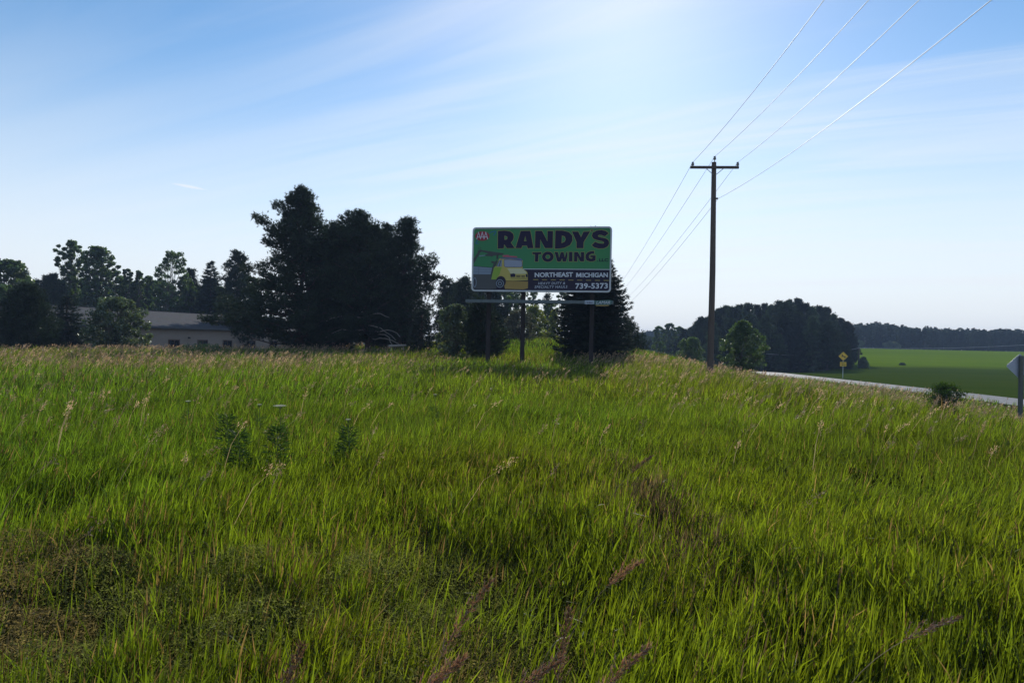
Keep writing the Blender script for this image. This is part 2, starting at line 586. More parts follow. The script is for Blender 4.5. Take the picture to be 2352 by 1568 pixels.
def build_pine(prof, Ht, seed, nl=70, subs=6, tufts=9, blen=0.24, bw=0.05, t0=0.08, fill=1.0, extra=(), trunk_r=0.22,
               shift=0.0):
    """irregular pine: prof rows (height, reach left, reach right)"""
    rng = rs(seed)
    tubes = []
    npt = 9
    tp = []
    for i in range(npt):
        t = i / (npt - 1)
        tp.append(Vector((rng.uniform(-.12, .12) * (0 < i < npt - 1) + shift * t, rng.uniform(-.12, .12) * (i > 0), Ht * t - 0.15 * (i == 0))))
    tubes += tube(tp, [trunk_r * (1 - .9 * i / (npt - 1)) for i in range(npt)], 8)

    def trunk(h):
        t = min(max(h / Ht, 0), 1) * (npt - 1)
        i = min(int(t), npt - 2)
        return tp[i].lerp(tp[i + 1], t - i)
    cen, cd, cc = [], [], []
    limbs = []
    for k in range(nl):
        h = Ht * (t0 + (1.0 - t0) * ((k + rng.uniform(0, .9)) / nl) ** 0.9)
        az = k * 2.39996 + rng.uniform(-.3, .3)
        limbs.append((h, az, rng.uniform(.6, 1.05)))
    for h, az, rr in limbs:
        R = extent(prof, h, az) * (rr if h < Ht * .55 else rr * rng.uniform(.72, 1.12))
        if R < 0.15:
            R = 0.15
        up = 0.18 + 0.55 * (h / Ht) ** 2
        a = trunk(max(h - up * R * 0.8, 0.1))
        tipz = h
        b = Vector((a.x + R * math.cos(az), a.y + R * math.sin(az), tipz + rng.uniform(-.1, .15)))
        pts = add_limb(tubes, a, b, 0.02 + 0.016 * R, 0.012, rng, sag=-0.05)
        limb_clusters(pts, R, rng, cen, cd, cc, subs, fill, tubes)
    for (hx, hy, hz), h0, n in extra:
        a = trunk(h0)
        b = Vector((hx, hy, hz))
        pts = add_limb(tubes, a, b, 0.09, 0.02, rng, sag=0.04, n=6)
        for q in range(n):
            limb_clusters(pts, (b - a).length * .5, rng, cen, cd, cc, subs, fill, tubes)
    # leader
    for q in range(6):
        cen.append(trunk(Ht * (1 - .012 * q)) + Vector(rng.uniform(-.1, .1, 3))); cd.append(Vector((0, 0, 1))); cc.append(1.0)
    cen = np.array([tuple(v) for v in cen]); cd = np.array([tuple(v) for v in cd]); cc = np.array(cc)
    nt = tufts
    tc_ = np.repeat(cen, nt, 0) + rng.normal(size=(len(cen) * nt, 3)) * np.array([.17, .17, .12])
    td = unit(np.repeat(cd, nt, 0) + rng.normal(size=(len(cen) * nt, 3)) * .35)
    tcol = np.repeat(cc, nt) * rng.uniform(.7, 1.3, len(cen) * nt)
    nb = 7
    bc = np.repeat(tc_, nb, 0)
    bd = np.repeat(td, nb, 0) * .8 + rng.normal(size=(len(bc), 3)) * .55
    col = colvar(len(bc), rng, .2, .15, np.repeat(tcol, nb))
    return tubes, [tri_blades(bc, bd, blen * rng.uniform(.6, 1.2, len(bc)), bw, rng, col)]


def limb_clusters(pts, R, rng, cen, cd, cc, subs, fill, tubes):
    n = max(2, int(subs * (0.5 + 0.35 * R) * fill))
    shade = rng.uniform(.75, 1.25)
    for s in range(n):
        t = rng.uniform(.3, 1.0) if s else 1.0
        i = min(int(t * (len(pts) - 1)), len(pts) - 2)
        p = pts[i].lerp(pts[i + 1], t * (len(pts) - 1) - i)
        sp = 0.24 * R * (1.15 - t) + 0.14
        q = p + Vector((rng.normal() * sp, rng.normal() * sp, abs(rng.normal()) * sp * .55))
        out = Vector((q.x, q.y, 0)); out = out.normalized() * .6 if out.length > .01 else out
        cen.append(q); cd.append(out + Vector((0, 0, .75))); cc.append(shade * rng.uniform(.85, 1.15))
        if rng.uniform() < .35:
            tubes += tube([p, q], [.014, .006], 3, cap=False)


def build_spruce(prof, Ht, seed, dz=0.24, nb=11, trunk_r=0.2, blen=0.16, bw=0.045, dens=1.0, droop=0.22):
    rng = rs(seed)
    tubes = tube([Vector((0, 0, -.15)), Vector((0, 0, Ht * .5)), Vector((0, 0, Ht))], [trunk_r, trunk_r * .55, .02], 8)
    C_, D_, K_, L_ = [], [], [], []
    h = 0.15
    w = 0
    while h < Ht - .05:
        for k in range(nb):
            az = 2 * math.pi * (k + rng.uniform(-.35, .35)) / nb + w * 1.1
            hh = h + rng.uniform(-.5, .5) * dz
            R = extent(prof, hh, az, 1.0) * (0.72 + 0.34 * rng.uniform() ** .7)
            if rng.uniform() < .12:
                R *= 1.1
            R = max(R, .12)
            ca, sa = math.cos(az), math.sin(az)
            ns = max(3, int(R / 0.13 * dens))
            shade = rng.uniform(.75, 1.3)
            dr = droop * rng.uniform(.6, 1.3)
            prev = Vector((0, 0, hh))
            pts = []
            for s in range(ns + 1):
                t = s / ns
                z = hh - dr * R * (t ** 1.2) * (1.25 - .75 * t ** 3)
                pts.append(Vector((ca * R * t, sa * R * t, z)))
            if k % 2 == 0:
                tubes += tube([pts[0], pts[ns // 2], pts[-1]], [.03, .018, .006], 3, cap=False)
            for s in range(1, ns + 1):
                t = s / ns
                if t < .22:
                    continue
                wdt = (1 - t) * .34 * min(R, 1.6) + .05
                for sg in (-1, 1):
                    m = max(1, int(wdt / .07))
                    for q in range(m):
                        f = (q + rng.uniform(.2, .9)) / m
                        C_.append((pts[s].x - sa * sg * wdt * f + ca * wdt * f * .55, pts[s].y + ca * sg * wdt * f + sa * wdt * f * .55,
                                   pts[s].z - .05 * f + rng.normal() * .02))
                        D_.append((ca * .8 - sa * sg * .6, sa * .8 + ca * sg * .6, rng.uniform(-.5, .15)))
                        K_.append(shade * rng.uniform(.8, 1.2)); L_.append(1.0)
                if s == ns:
                    for q in range(3):
                        C_.append(tuple(pts[s])); D_.append((ca, sa, .25 + rng.normal() * .1)); K_.append(shade); L_.append(1.3)
        h += dz * (0.75 + .4 * rng.uniform())
        w += 1
    for q in range(14):
        C_.append((0, 0, Ht - .35 + q * .025)); D_.append((rng.normal() * .5, rng.normal() * .5, 1)); K_.append(1); L_.append(1)
    C_ = np.array(C_); D_ = np.array(D_); K_ = np.array(K_); L_ = np.array(L_)
    nbld = 3
    c = np.repeat(C_, nbld, 0) + rng.normal(size=(len(C_) * nbld, 3)) * .02
    d = np.repeat(D_, nbld, 0) + rng.normal(size=(len(C_) * nbld, 3)) * .25
    col = colvar(len(c), rng, .2, .1, np.repeat(K_, nbld))
    return tubes, [tri_blades(c, d, blen * np.repeat(L_, nbld) * rng.uniform(.7, 1.3, len(c)), bw, rng, col)]


def build_broad(prof, Ht, seed, nc=60, leaves=110, leaf=0.10, clump=0.16, t0=0.25, trunk_r=0.15, stems=1, inner=0.45, gap=1.0,
                flat=0.0):
    rng = rs(seed)
    tubes = []
    W = max(prof[:, 1].max(), prof[:, 2].max())
    starts = []
    for s in range(stems):
        if stems == 1:
            top = Vector((rng.uniform(-.1, .1), rng.uniform(-.1, .1), Ht * .9))
            b0 = Vector((0, 0, -.1))
        else:
            a = 2 * math.pi * s / stems + rng.uniform(-.3, .3)
            b0 = Vector((math.cos(a) * .12, math.sin(a) * .12, -.1))
            top = Vector((math.cos(a) * W * .45, math.sin(a) * W * .45, Ht * rng.uniform(.6, .85)))
        pts = add_limb(tubes, b0, top, trunk_r, trunk_r * .18, rng, n=6)
        starts.append(pts)
    cc, cr, ck = [], [], []
    for k in range(nc):
        u = (k + rng.uniform(0, 1)) / nc
        h = Ht * (t0 + (1 - t0) * u)
        az = k * 2.39996 + rng.uniform(-.4, .4)
        R = extent(prof, h, az) * 1.1
        rr = math.sqrt(rng.uniform((inner if h > .55 * Ht else .05) ** 2, 1.0))
        r = clump * (W + .3) * rng.uniform(.6, 1.3)
        p = Vector((math.cos(az) * max(R * rr - r * .6, 0), math.sin(az) * max(R * rr - r * .6, 0), min(h, Ht - r * .6)))
        cc.append(tuple(p)); cr.append(r); ck.append(rng.uniform(.7, 1.3))
        st = starts[k % len(starts)]
        i = min(int(u * .75 * (len(st) - 1) + rng.uniform(0, 1)), len(st) - 1)
        a = st[max(0, i - 1)]
        if a.z < p.z + .3:
            add_limb(tubes, a, p, trunk_r * .22, .01, rng, n=2)
    cc = np.array(cc); cr = np.array(cr); ck = np.array(ck)
    n = nc * leaves
    idx = np.repeat(np.arange(nc), leaves)
    dv = unit(rng.normal(size=(n, 3)))
    rad = rng.uniform(0, 1, n) ** .45
    c = cc[idx] + dv * (rad * cr[idx] * gap)[:, None] * np.array([1, 1, .8])
    c[:, 2] = np.maximum(c[:, 2], .05)
    col = colvar(n, rng, .28, .15, ck[idx])
    return tubes, [quad_leaves(c, leaf, rng, col, flat)]


TREES = {}


def px_profile(cpx, d, rows):
    """rows (row, left px, right px) top to bottom -> (height above ground, reach left, reach right)"""
    base = P(cpx, 790, d)
    gz = Hs(base.x, d)
    out = []
    for r, l, rt in rows:
        p = P(cpx, r, d)
        cl = p.x
        out.append((p.z - gz, max(cl - P(l, r, d).x, .02), max(P(rt, r, d).x - cl, .02)))
    out.sort()
    return Vector((base.x, d, gz)), np.array(out)


def place_tree(name, label, cat, kind, cpx, d, rows, mat, bark, seed, group=None, crown='crown', **kw):
    loc, prof = px_profile(cpx, d, rows)
    top = P(cpx, rows[0][0], d)
    Ht = top.z - loc.z
    loc.x = top.x if False else loc.x
    if prof[0, 0] > 0.05:
        prof = np.vstack([[0.0, prof[0, 1] * .8, prof[0, 2] * .8], prof])
    f = {'pine': build_pine, 'spruce': build_spruce, 'broad': build_broad}[kind]
    tubes, leaves = f(prof, Ht, seed, **kw)
    root = empty(name, loc, label, cat, group)
    obj('trunk', mesh_np('trunk', tubes, bark, smooth=True), root)
    obj(crown, mesh_np(crown, leaves, mat), root)
    return root


# ---- the big pine clump
place_tree('pine_tree', 'tallest ragged pine of the big clump, one long limb reaching out left', 'tree', 'pine', 690, 50,
           [(440, 680, 700), (456, 648, 715), (480, 636, 722), (506, 640, 728), (522, 632, 762), (560, 622, 785), (591, 605, 790),
            (610, 580, 800), (640, 552, 810), (690, 520, 820), (740, 500, 820), (775, 545, 800), (795, 560, 790)],
           M_PINE, M_BARK, 11, nl=170, subs=10, tufts=10,
           extra=[((-3.35, 0, 9.95), 6.4, 3), ((-2.3, .4, 9.0), 6.0, 2), ((-2.1, -.3, 8.5), 5.6, 2), ((-6.6, -.5, 2.35), 1.2, 3), ((-5.6, .6, 2.2), 1.2, 2), ((-1.9, .2, 10.9), 7.4, 2)])
place_tree('pine_tree', 'dark middle pine of the big clump, bare grey limbs at its foot', 'tree', 'pine', 845, 51,
           [(492, 806, 818), (505, 790, 850), (514, 768, 872), (526, 748, 888), (545, 738, 905), (580, 725, 925), (640, 715, 940), (700, 715, 950), (760, 745, 930), (790, 780, 900)],
           M_PINE, M_BARK, 23, nl=150, subs=10, tufts=10, shift=-.8,
           extra=[((-1.3, .2, 9.55), 6.6, 3), ((.9, .2, 8.9), 6.2, 2)])
place_tree('pine_tree', 'right pine of the big clump, its crown stepping down to the right', 'tree', 'pine', 915, 52,
           [(506, 924, 936), (520, 900, 932), (545, 872, 926), (570, 870, 950), (590, 865, 984), (612, 860, 1012), (650, 860, 1010), (690, 860, 1018), (740, 865, 1000), (790, 880, 975)],
           M_PINE, M_BARK, 37, nl=125, subs=9, tufts=9, shift=.45,
           extra=[((2.6, 0, 6.6), 4.2, 3), ((2.9, .3, 5.6), 3.6, 3), ((1.0, 0, 9.0), 6.3, 2)])

# ---- the spruce behind the billboard
place_tree('pine_tree', 'flat topped pine joining the tallest and the middle pine of the big clump', 'tree', 'pine', 765, 53,
           [(518, 768, 782), (528, 735, 808), (552, 715, 828), (620, 705, 840), (795, 710, 835)], M_PINE, M_BARK, 46, nl=140, subs=9, tufts=9)
place_tree('pine_tree', 'flat topped pine joining the middle and the right pine of the big clump', 'tree', 'pine', 885, 54,
           [(520, 872, 882), (540, 856, 904), (580, 840, 930), (660, 830, 965), (795, 840, 955)], M_PINE, M_BARK, 47, nl=85, subs=8, tufts=8)
place_tree('conifer_bush', 'added dark young pine blocking the sky light under the right side of the big clump', 'shrub', 'pine', 905, 55,
           [(715, 895, 915), (735, 868, 945), (765, 850, 965), (795, 850, 970)], M_PINE, M_BARK, 44, nl=90, subs=9, tufts=9, trunk_r=.1, t0=.03)  # added bush: shuts out sky light so the clump's foot stays dark
place_tree('conifer_bush', 'added dark young pine blocking the sky light low between the two left trunks of the big clump', 'shrub', 'pine', 770, 55,
           [(700, 760, 780), (730, 725, 815), (765, 710, 835), (797, 705, 840)], M_PINE, M_BARK, 45, nl=90, subs=9, tufts=9, trunk_r=.1, t0=.03)  # also added, to darken the see-through gap between the trunks
place_tree('spruce_tree', 'dense dark spruce with layered pointed boughs, standing behind the right end of the billboard', 'tree', 'spruce', 1360, 42,
           [(522, 1358, 1362), (560, 1338, 1380), (614, 1312, 1406), (650, 1295, 1424), (683, 1284, 1438), (717, 1278, 1444), (745, 1275, 1449),
            (790, 1276, 1450), (815, 1285, 1450), (832, 1300, 1436)],
           M_SPRUCE, M_BARK, 5, dz=0.17, nb=17, dens=1.35, droop=.2, blen=.17)
place_tree('pine_tree', 'small dusky pine with upright candles, tucked behind the right edge of the spruce', 'tree', 'pine', 1446, 54,
           [(744, 1440, 1452), (757, 1428, 1464), (775, 1416, 1476), (790, 1406, 1486), (800, 1404, 1488)],
           M_PINE, M_BARK, 7, nl=40, subs=6, tufts=8, blen=.22, bw=.04, trunk_r=.1)

# ---- shrubs and trees between the pines and the spruce
place_tree('conifer_bush', 'low dark bluish conifer bush at the right foot of the pine clump', 'shrub', 'spruce', 968, 45,
           [(712, 964, 972), (740, 950, 988), (770, 945, 1000), (800, 942, 1004)], M_SPRUCE, M_BARK, 51, dz=.2, nb=10, blen=.2)
place_tree('leafy_bush', 'pale flecked leafy bush between the pine clump and the billboard post', 'shrub', 'broad', 1045, 42,
           [(700, 1035, 1055), (715, 1012, 1072), (740, 1004, 1082), (770, 1002, 1090), (800, 1006, 1090)], M_SILVER, M_BARKG, 52,
           nc=110, leaves=80, leaf=.075, clump=.15, t0=.08, stems=5, trunk_r=.04, gap=1.15)
place_tree('conifer_bush', 'brownish green conifer bush behind the left post of the billboard', 'shrub', 'pine', 1102, 41,
           [(694, 1096, 1108), (715, 1080, 1130), (745, 1074, 1146), (780, 1072, 1160), (804, 1075, 1158)], M_PINE, M_BARK, 53,
           nl=70, subs=7, tufts=9, blen=.2, bw=.035, trunk_r=.1, t0=.03)
place_tree('conifer_bush', 'short green conifer bush sloping down to the lawn right of the left billboard post', 'shrub', 'spruce', 1135, 43,
           [(708, 1131, 1139), (740, 1118, 1152), (775, 1110, 1162), (800, 1108, 1166)], M_SPRUCE, M_BARK, 54, dz=.2, nb=10, blen=.2)
place_tree('round_bush', 'rounded greyish purple bush on the lawn behind the middle billboard post', 'shrub', 'broad', 1190, 60,
           [(712, 1178, 1205), (725, 1160, 1220), (745, 1152, 1236), (765, 1151, 1242), (782, 1156, 1240)], M_PURPLE, M_BARKG, 55,
           nc=70, leaves=100, leaf=.07, clump=.17, t0=.05, stems=5, trunk_r=.04)
place_tree('yellow_green_tree', 'bright yellow green small tree right of the middle billboard post', 'tree', 'broad', 1226, 68,
           [(702, 1215, 1235), (715, 1206, 1246), (740, 1204, 1254), (762, 1205, 1266), (776, 1208, 1262)], M_YELLOW, M_BARKG, 56,
           nc=60, leaves=90, leaf=.09, clump=.2, t0=.08, stems=3, trunk_r=.06)
place_tree('yellow_green_bush', 'small yellow green bush against the left side of the spruce', 'shrub', 'broad', 1270, 66,
           [(712, 1266, 1276), (730, 1260, 1284), (755, 1254, 1288), (776, 1250, 1290)], M_YELLOW, M_BARKG, 57,
           nc=40, leaves=70, leaf=.09, clump=.22, t0=.08, stems=3, trunk_r=.05)
place_tree('deciduous_tree', 'bluish green leafy tree seen under the billboard between the yellow green ones', 'tree', 'broad', 1258, 82,
           [(694, 1252, 1264), (705, 1244, 1272), (730, 1240, 1276), (760, 1242, 1276)], M_BROAD, M_BARKG, 58,
           nc=50, leaves=70, leaf=.12, clump=.2, t0=.1, trunk_r=.1)
place_tree('pine_tree', 'hazy pine with a bushy top left of the billboard', 'tree', 'pine', 1064, 74,
           [(640, 1060, 1068), (655, 1050, 1080), (675, 1040, 1092), (700, 1032, 1100), (740, 1030, 1105), (790, 1034, 1100)], M_PINE, M_BARK, 59,
           nl=80, subs=7, tufts=8, blen=.3, bw=.06)
place_tree('pine_tree', 'hazy pine showing just right of the big clump', 'tree', 'pine', 1025, 78,
           [(646, 1020, 1030), (660, 1008, 1042), (690, 1000, 1050), (740, 995, 1055), (790, 998, 1050)], M_PINE, M_BARK, 60,
           nl=70, subs=7, tufts=8, blen=.3, bw=.06)
place_tree('pine_tree', 'broad hazy pine behind the bottom left of the billboard', 'tree', 'pine', 1130, 84,
           [(648, 1125, 1135), (665, 1105, 1155), (690, 1095, 1170), (740, 1090, 1180), (780, 1095, 1175)], M_PINE, M_BARK, 61,
           nl=90, subs=8, tufts=8, blen=.32, bw=.07)
place_tree('deciduous_tree', 'green leafy tree behind the middle billboard post, lit along its top', 'tree', 'broad', 1188, 86,
           [(662, 1180, 1198), (680, 1165, 1215), (705, 1158, 1224), (740, 1158, 1226), (775, 1165, 1222)], M_BROAD, M_BARKG, 62,
           nc=70, leaves=80, leaf=.13, clump=.17, t0=.1)
place_tree('deciduous_tree', 'thin topped leafy tree just under the billboard left of the sky gap', 'tree', 'broad', 1224, 88,
           [(668, 1219, 1230), (682, 1212, 1240), (700, 1206, 1246), (740, 1205, 1248), (770, 1208, 1244)], M_BROAD, M_BARKG, 63,
           nc=50, leaves=60, leaf=.12, clump=.17, t0=.1)
place_tree('pine_tree', 'small pointed pine rising in the sky gap under the billboard', 'tree', 'pine', 1256, 92,
           [(676, 1254, 1258), (690, 1249, 1263), (710, 1244, 1268), (750, 1242, 1270), (780, 1246, 1268)], M_PINE, M_BARK, 64,
           nl=50, subs=5, tufts=7, blen=.3, bw=.06, trunk_r=.12)
place_tree('deciduous_tree', 'leafy tree partly hidden by the left edge of the spruce', 'tree', 'broad', 1290, 86,
           [(670, 1284, 1297), (690, 1270, 1310), (720, 1264, 1316), (770, 1266, 1316)], M_BROAD, M_BARKG, 65,
           nc=50, leaves=70, leaf=.12, clump=.18, t0=.1)

# ---- left: bushes in front of the long building
place_tree('conifer_bush', 'wide dark conifer bush at the left end of the field', 'shrub', 'pine', 58, 46,
           [(660, 54, 66), (680, 28, 92), (705, 5, 102), (735, -12, 112), (765, -20, 124), (792, -15, 128)], M_PINE, M_BARK, 71,
           nl=120, subs=9, tufts=10, blen=.22, bw=.045, t0=.03)
place_tree('spruce_tree', 'small dark spruce standing in front of the grey roof', 'tree', 'spruce', 152, 53,
           [(676, 150, 154), (700, 136, 168), (730, 122, 182), (760, 114, 194), (784, 112, 196)], M_SPRUCE, M_BARK, 72, dz=.26, nb=12, blen=.22)
place_tree('round_bush', 'large round grey green bush in front of the grey roof', 'shrub', 'broad', 268, 51,
           [(684, 250, 286), (695, 230, 300), (712, 212, 322), (735, 200, 336), (760, 196, 343), (786, 200, 340)], M_SILVER, M_BARKG, 73,
           nc=170, leaves=110, leaf=.085, clump=.12, t0=.04, stems=7, trunk_r=.05, gap=1.1)

# ---- left: the wood behind the building
def bt(kind, label, cpx, d, rows, mat, bark, seed, name=None, **kw):
    nm = name or {'pine': 'pine_tree', 'broad': 'deciduous_tree', 'spruce': 'spruce_tree'}[kind]
    return place_tree(nm, label, 'tree', kind, cpx, d, rows, mat, bark, seed, 'trees of the wood behind the long building', **kw)


BR = dict(leaf=.15, clump=.13, t0=.05, trunk_r=.16, gap=1.1)
bt('broad', 'full crowned leafy tree cut by the left edge of the photo', 8, 78, [(598, -12, 34), (612, -40, 48), (640, -55, 62), (680, -60, 66), (760, -50, 60)], M_BROAD, M_BARKG, 81, nc=200, leaves=150, **BR)
bt('broad', 'lighter green leafy tree low at the left edge in front of the full crowned one', 5, 66, [(655, -12, 22), (672, -30, 36), (700, -40, 44), (770, -40, 44)], M_BROAD, M_BARKG, 82, nc=120, leaves=130, **BR)
bt('pine', 'dark flat topped pine left of the tallest poplar', 112, 88, [(634, 106, 118), (645, 92, 132), (660, 74, 146), (700, 62, 156), (760, 64, 150)], M_PINE, M_BARK, 83, nl=90, subs=8, tufts=9, blen=.34, bw=.07)
bt('broad', 'tallest poplar like tree of the left wood with ragged leafy tiers', 158, 95, [(552, 162, 178), (565, 135, 186), (585, 122, 184), (610, 122, 186), (640, 126, 190), (680, 130, 192), (760, 140, 180)], M_BROAD, M_BARKG, 84, nc=190, leaves=95, gap=1.1, leaf=.15, clump=.14, t0=.05, inner=.1)
bt('broad', 'two pronged leafy tree right of the tallest poplar', 222, 93, [(567, 206, 238), (585, 190, 248), (605, 186, 266), (635, 184, 272), (680, 186, 274), (760, 200, 262)], M_BROAD, M_BARKG, 85, nc=240, leaves=100, gap=1.1, leaf=.15, clump=.12, t0=.05, inner=.1)
bt('broad', 'slim leafy tree with a rounded tip right of the two pronged tree', 288, 96, [(618, 282, 294), (632, 277, 303), (660, 272, 306), (700, 272, 306), (760, 276, 300)], M_BROAD, M_BARKG, 86, nc=130, leaves=100, **BR)
bt('broad', 'slim leafy tree with a thin crown left of the see through one', 316, 97, [(622, 311, 321), (640, 305, 330), (665, 302, 334), (700, 300, 336), (760, 304, 330)], M_BROAD, M_BARKG, 87, nc=110, leaves=90, **BR)
bt('broad', 'loose see through leafy tree with sky between its branches', 392, 94, [(578, 402, 420), (595, 375, 424), (615, 352, 426), (640, 342, 426), (680, 344, 424), (760, 356, 412)], M_BROAD, M_BARKG, 88, nc=120, leaves=75, gap=1.15, leaf=.15, clump=.12, t0=.05, inner=.6)
bt('pine', 'dark pine right of the see through tree', 436, 99, [(620, 431, 441), (635, 422, 450), (665, 415, 458), (760, 415, 460)], M_PINE, M_BARK, 89, nl=70, subs=7, tufts=8, blen=.34, bw=.07)
bt('spruce', 'pointed pine top near the middle of the left wood', 481, 98, [(602, 480, 482), (622, 472, 491), (650, 460, 502), (700, 450, 512), (760, 448, 514)], M_PINE, M_BARK, 90, dz=.5, nb=9, blen=.4, bw=.09, droop=.05)
bt('pine', 'feathery pine just left of the big pine clump', 541, 84, [(579, 537, 545), (592, 524, 556), (610, 512, 572), (640, 505, 582), (690, 500, 590), (760, 505, 590)], M_PINE, M_BARK, 91, nl=100, subs=8, tufts=9, blen=.3, bw=.065)
bt('broad', 'low bright green tree above the right end of the grey roof', 512, 103, [(660, 500, 524), (675, 484, 542), (700, 478, 548), (760, 480, 545)], M_BROAD, M_BARKG, 92, nc=140, leaves=130, **BR)
bt('broad', 'low leafy tree above the roof below the see through tree', 360, 104, [(645, 345, 378), (662, 326, 398), (700, 318, 408), (770, 320, 404)], M_BROAD, M_BARKG, 93, nc=200, leaves=130, **BR)
bt('broad', 'low leafy tree above the roof, hidden behind the two slim ones', 300, 106, [(646, 285, 315), (660, 262, 338), (700, 252, 348), (770, 256, 346)], M_BROAD, M_BARKG, 94, nc=200, leaves=130, **BR)
bt('pine', 'dark low pine above the roof under the pointed pine top', 438, 108, [(655, 430, 446), (675, 404, 470), (705, 396, 480), (770, 400, 478)], M_PINE, M_BARK, 95, nl=100, subs=8, tufts=8, blen=.36, bw=.08)
bt('pine', 'dark low pine behind the foot of the tallest poplar', 185, 104, [(650, 176, 194), (670, 150, 220), (705, 140, 232), (770, 145, 228)], M_PINE, M_BARK, 96, nl=100, subs=8, tufts=8, blen=.36, bw=.08)
bt('broad', 'mid green tree right behind the big clump of pines', 590, 90, [(640, 580, 600), (665, 560, 620), (700, 550, 630), (770, 555, 625)], M_BROAD, M_BARKG, 97, nc=60, leaves=80, **BR)
bt('pine', 'dark pine filling the gap above the right end of the roof', 478, 112, [(640, 470, 486), (665, 445, 510), (705, 436, 520), (770, 440, 518)], M_PINE, M_BARK, 98, nl=100, subs=8, tufts=8, blen=.36, bw=.08)

bt('broad', 'leafy tree filling the gap right of the two pronged tree', 260, 99, [(622, 252, 268), (638, 240, 280), (665, 232, 290), (700, 230, 292), (770, 236, 288)], M_BROAD, M_BARKG, 121, nc=120, leaves=110, **BR)
bt('broad', 'leafy tree low between the slim pair and the see through tree', 338, 101, [(634, 330, 346), (650, 318, 358), (675, 312, 364), (770, 316, 362)], M_BROAD, M_BARKG, 122, nc=120, leaves=110, **BR)
bt('broad', 'dark leafy tree at the left foot of the tallest poplar', 132, 103, [(644, 124, 140), (658, 106, 156), (685, 98, 164), (770, 102, 162)], M_BROAD, M_BARKG, 123, nc=140, leaves=110, **BR)
bt('pine', 'dark pine between the left edge trees and the flat topped pine', 72, 92, [(646, 64, 80), (660, 46, 98), (690, 38, 108), (770, 40, 106)], M_PINE, M_BARK, 124, nl=90, subs=8, tufts=8, blen=.34, bw=.08)
bt('broad', 'mid green tree right of the see through tree, in front of the pointed pine', 424, 97, [(640, 415, 433), (656, 402, 448), (685, 396, 454), (770, 400, 450)], M_BROAD, M_BARKG, 125, nc=120, leaves=110, **BR)
bt('broad', 'mid green tree below the feathery pine, left of the big clump', 555, 100, [(628, 545, 566), (650, 525, 588), (690, 515, 598), (770, 520, 595)], M_BROAD, M_BARKG, 126, nc=130, leaves=110, **BR)
place_tree('pine_tree', 'hazy pine close to the left corner of the billboard', 'tree', 'pine', 1090, 82,
           [(658, 1085, 1096), (672, 1070, 1110), (700, 1060, 1120), (745, 1058, 1125), (790, 1062, 1120)], M_PINE, M_BARK, 127,
           nl=80, subs=8, tufts=8, blen=.32, bw=.07)
place_tree('deciduous_tree', 'hazy leafy tree under the billboard between the two left posts', 'tree', 'broad', 1160, 90,
           [(660, 1150, 1170), (676, 1138, 1184), (705, 1130, 1192), (775, 1134, 1190)], M_BROAD, M_BARKG, 128, nc=120, leaves=100, **BR)

place_tree('pine_tree', 'hazy pine filling the gap between the two bushy topped ones left of the billboard', 'tree', 'pine', 1043, 86,
           [(656, 1039, 1048), (670, 1026, 1060), (700, 1018, 1070), (745, 1015, 1074), (790, 1020, 1070)], M_PINE, M_BARK, 129,
           nl=80, subs=8, tufts=8, blen=.32, bw=.07)

# ---- right: valley and roadside
place_tree('round_bush', 'dark green bushy shrub rising behind the grassy slope, left of the utility pole', 'shrub', 'broad', 1588, 78,
           [(775, 1576, 1602), (788, 1560, 1610), (805, 1550, 1615), (828, 1547, 1620), (850, 1552, 1614)], M_BROAD, M_BARKG, 101,
           nc=80, leaves=110, leaf=.085, clump=.18, t0=.05, stems=4, trunk_r=.06)
place_tree('small_tree', 'sunlit green small tree with glinting leaves right of the utility pole', 'tree', 'broad', 1706, 50,
           [(737, 1698, 1712), (752, 1684, 1730), (775, 1668, 1752), (795, 1655, 1764), (820, 1645, 1760), (845, 1650, 1752), (862, 1660, 1740)], M_BROAD, M_BARKG, 102,
           nc=120, leaves=95, leaf=.075, clump=.14, t0=.06, stems=4, trunk_r=.05, gap=1.1)
place_tree('leafy_bush', 'low light green bush at the left foot of the grove behind the grassy slope', 'shrub', 'broad', 1512, 96,
           [(784, 1505, 1522), (792, 1497, 1527), (806, 1494, 1530), (822, 1496, 1528)], M_BROAD, M_BARKG, 103,
           nc=40, leaves=80, leaf=.11, clump=.2, t0=.05, stems=3, trunk_r=.05)
place_tree('deciduous_tree', 'round crowned pale green tree at the far left of the valley', 'tree', 'broad', 1513, 165,
           [(749, 1505, 1522), (757, 1501, 1527), (775, 1499, 1530), (800, 1501, 1528), (815, 1504, 1526)], M_BROAD, M_BARKG, 104,
           nc=60, leaves=90, leaf=.2, clump=.17, t0=.15)
place_tree('deciduous_tree', 'tall round dark tree beside the pale one in the valley', 'tree', 'broad', 1537, 160,
           [(743, 1530, 1544), (752, 1524, 1550), (775, 1520, 1554), (800, 1520, 1554), (820, 1526, 1550)], M_BROAD, M_BARKG, 105,
           nc=70, leaves=90, leaf=.2, clump=.17, t0=.15)
place_tree('deciduous_tree', 'leafy tree joining the valley trees to the dark grove', 'tree', 'broad', 1561, 158,
           [(750, 1555, 1567), (760, 1547, 1575), (785, 1544, 1580), (815, 1546, 1578)], M_BROAD, M_BARKG, 106,
           nc=60, leaves=90, leaf=.2, clump=.17, t0=.15)
place_tree('leafy_bush', 'dark bush at the right end of the grove by the field pole', 'shrub', 'broad', 1984, 128,
           [(820, 1979, 1989), (830, 1973, 1995), (846, 1970, 1998)], M_BROAD, M_BARKG, 107,
           nc=40, leaves=80, leaf=.13, clump=.2, t0=.03, stems=3, trunk_r=.06)
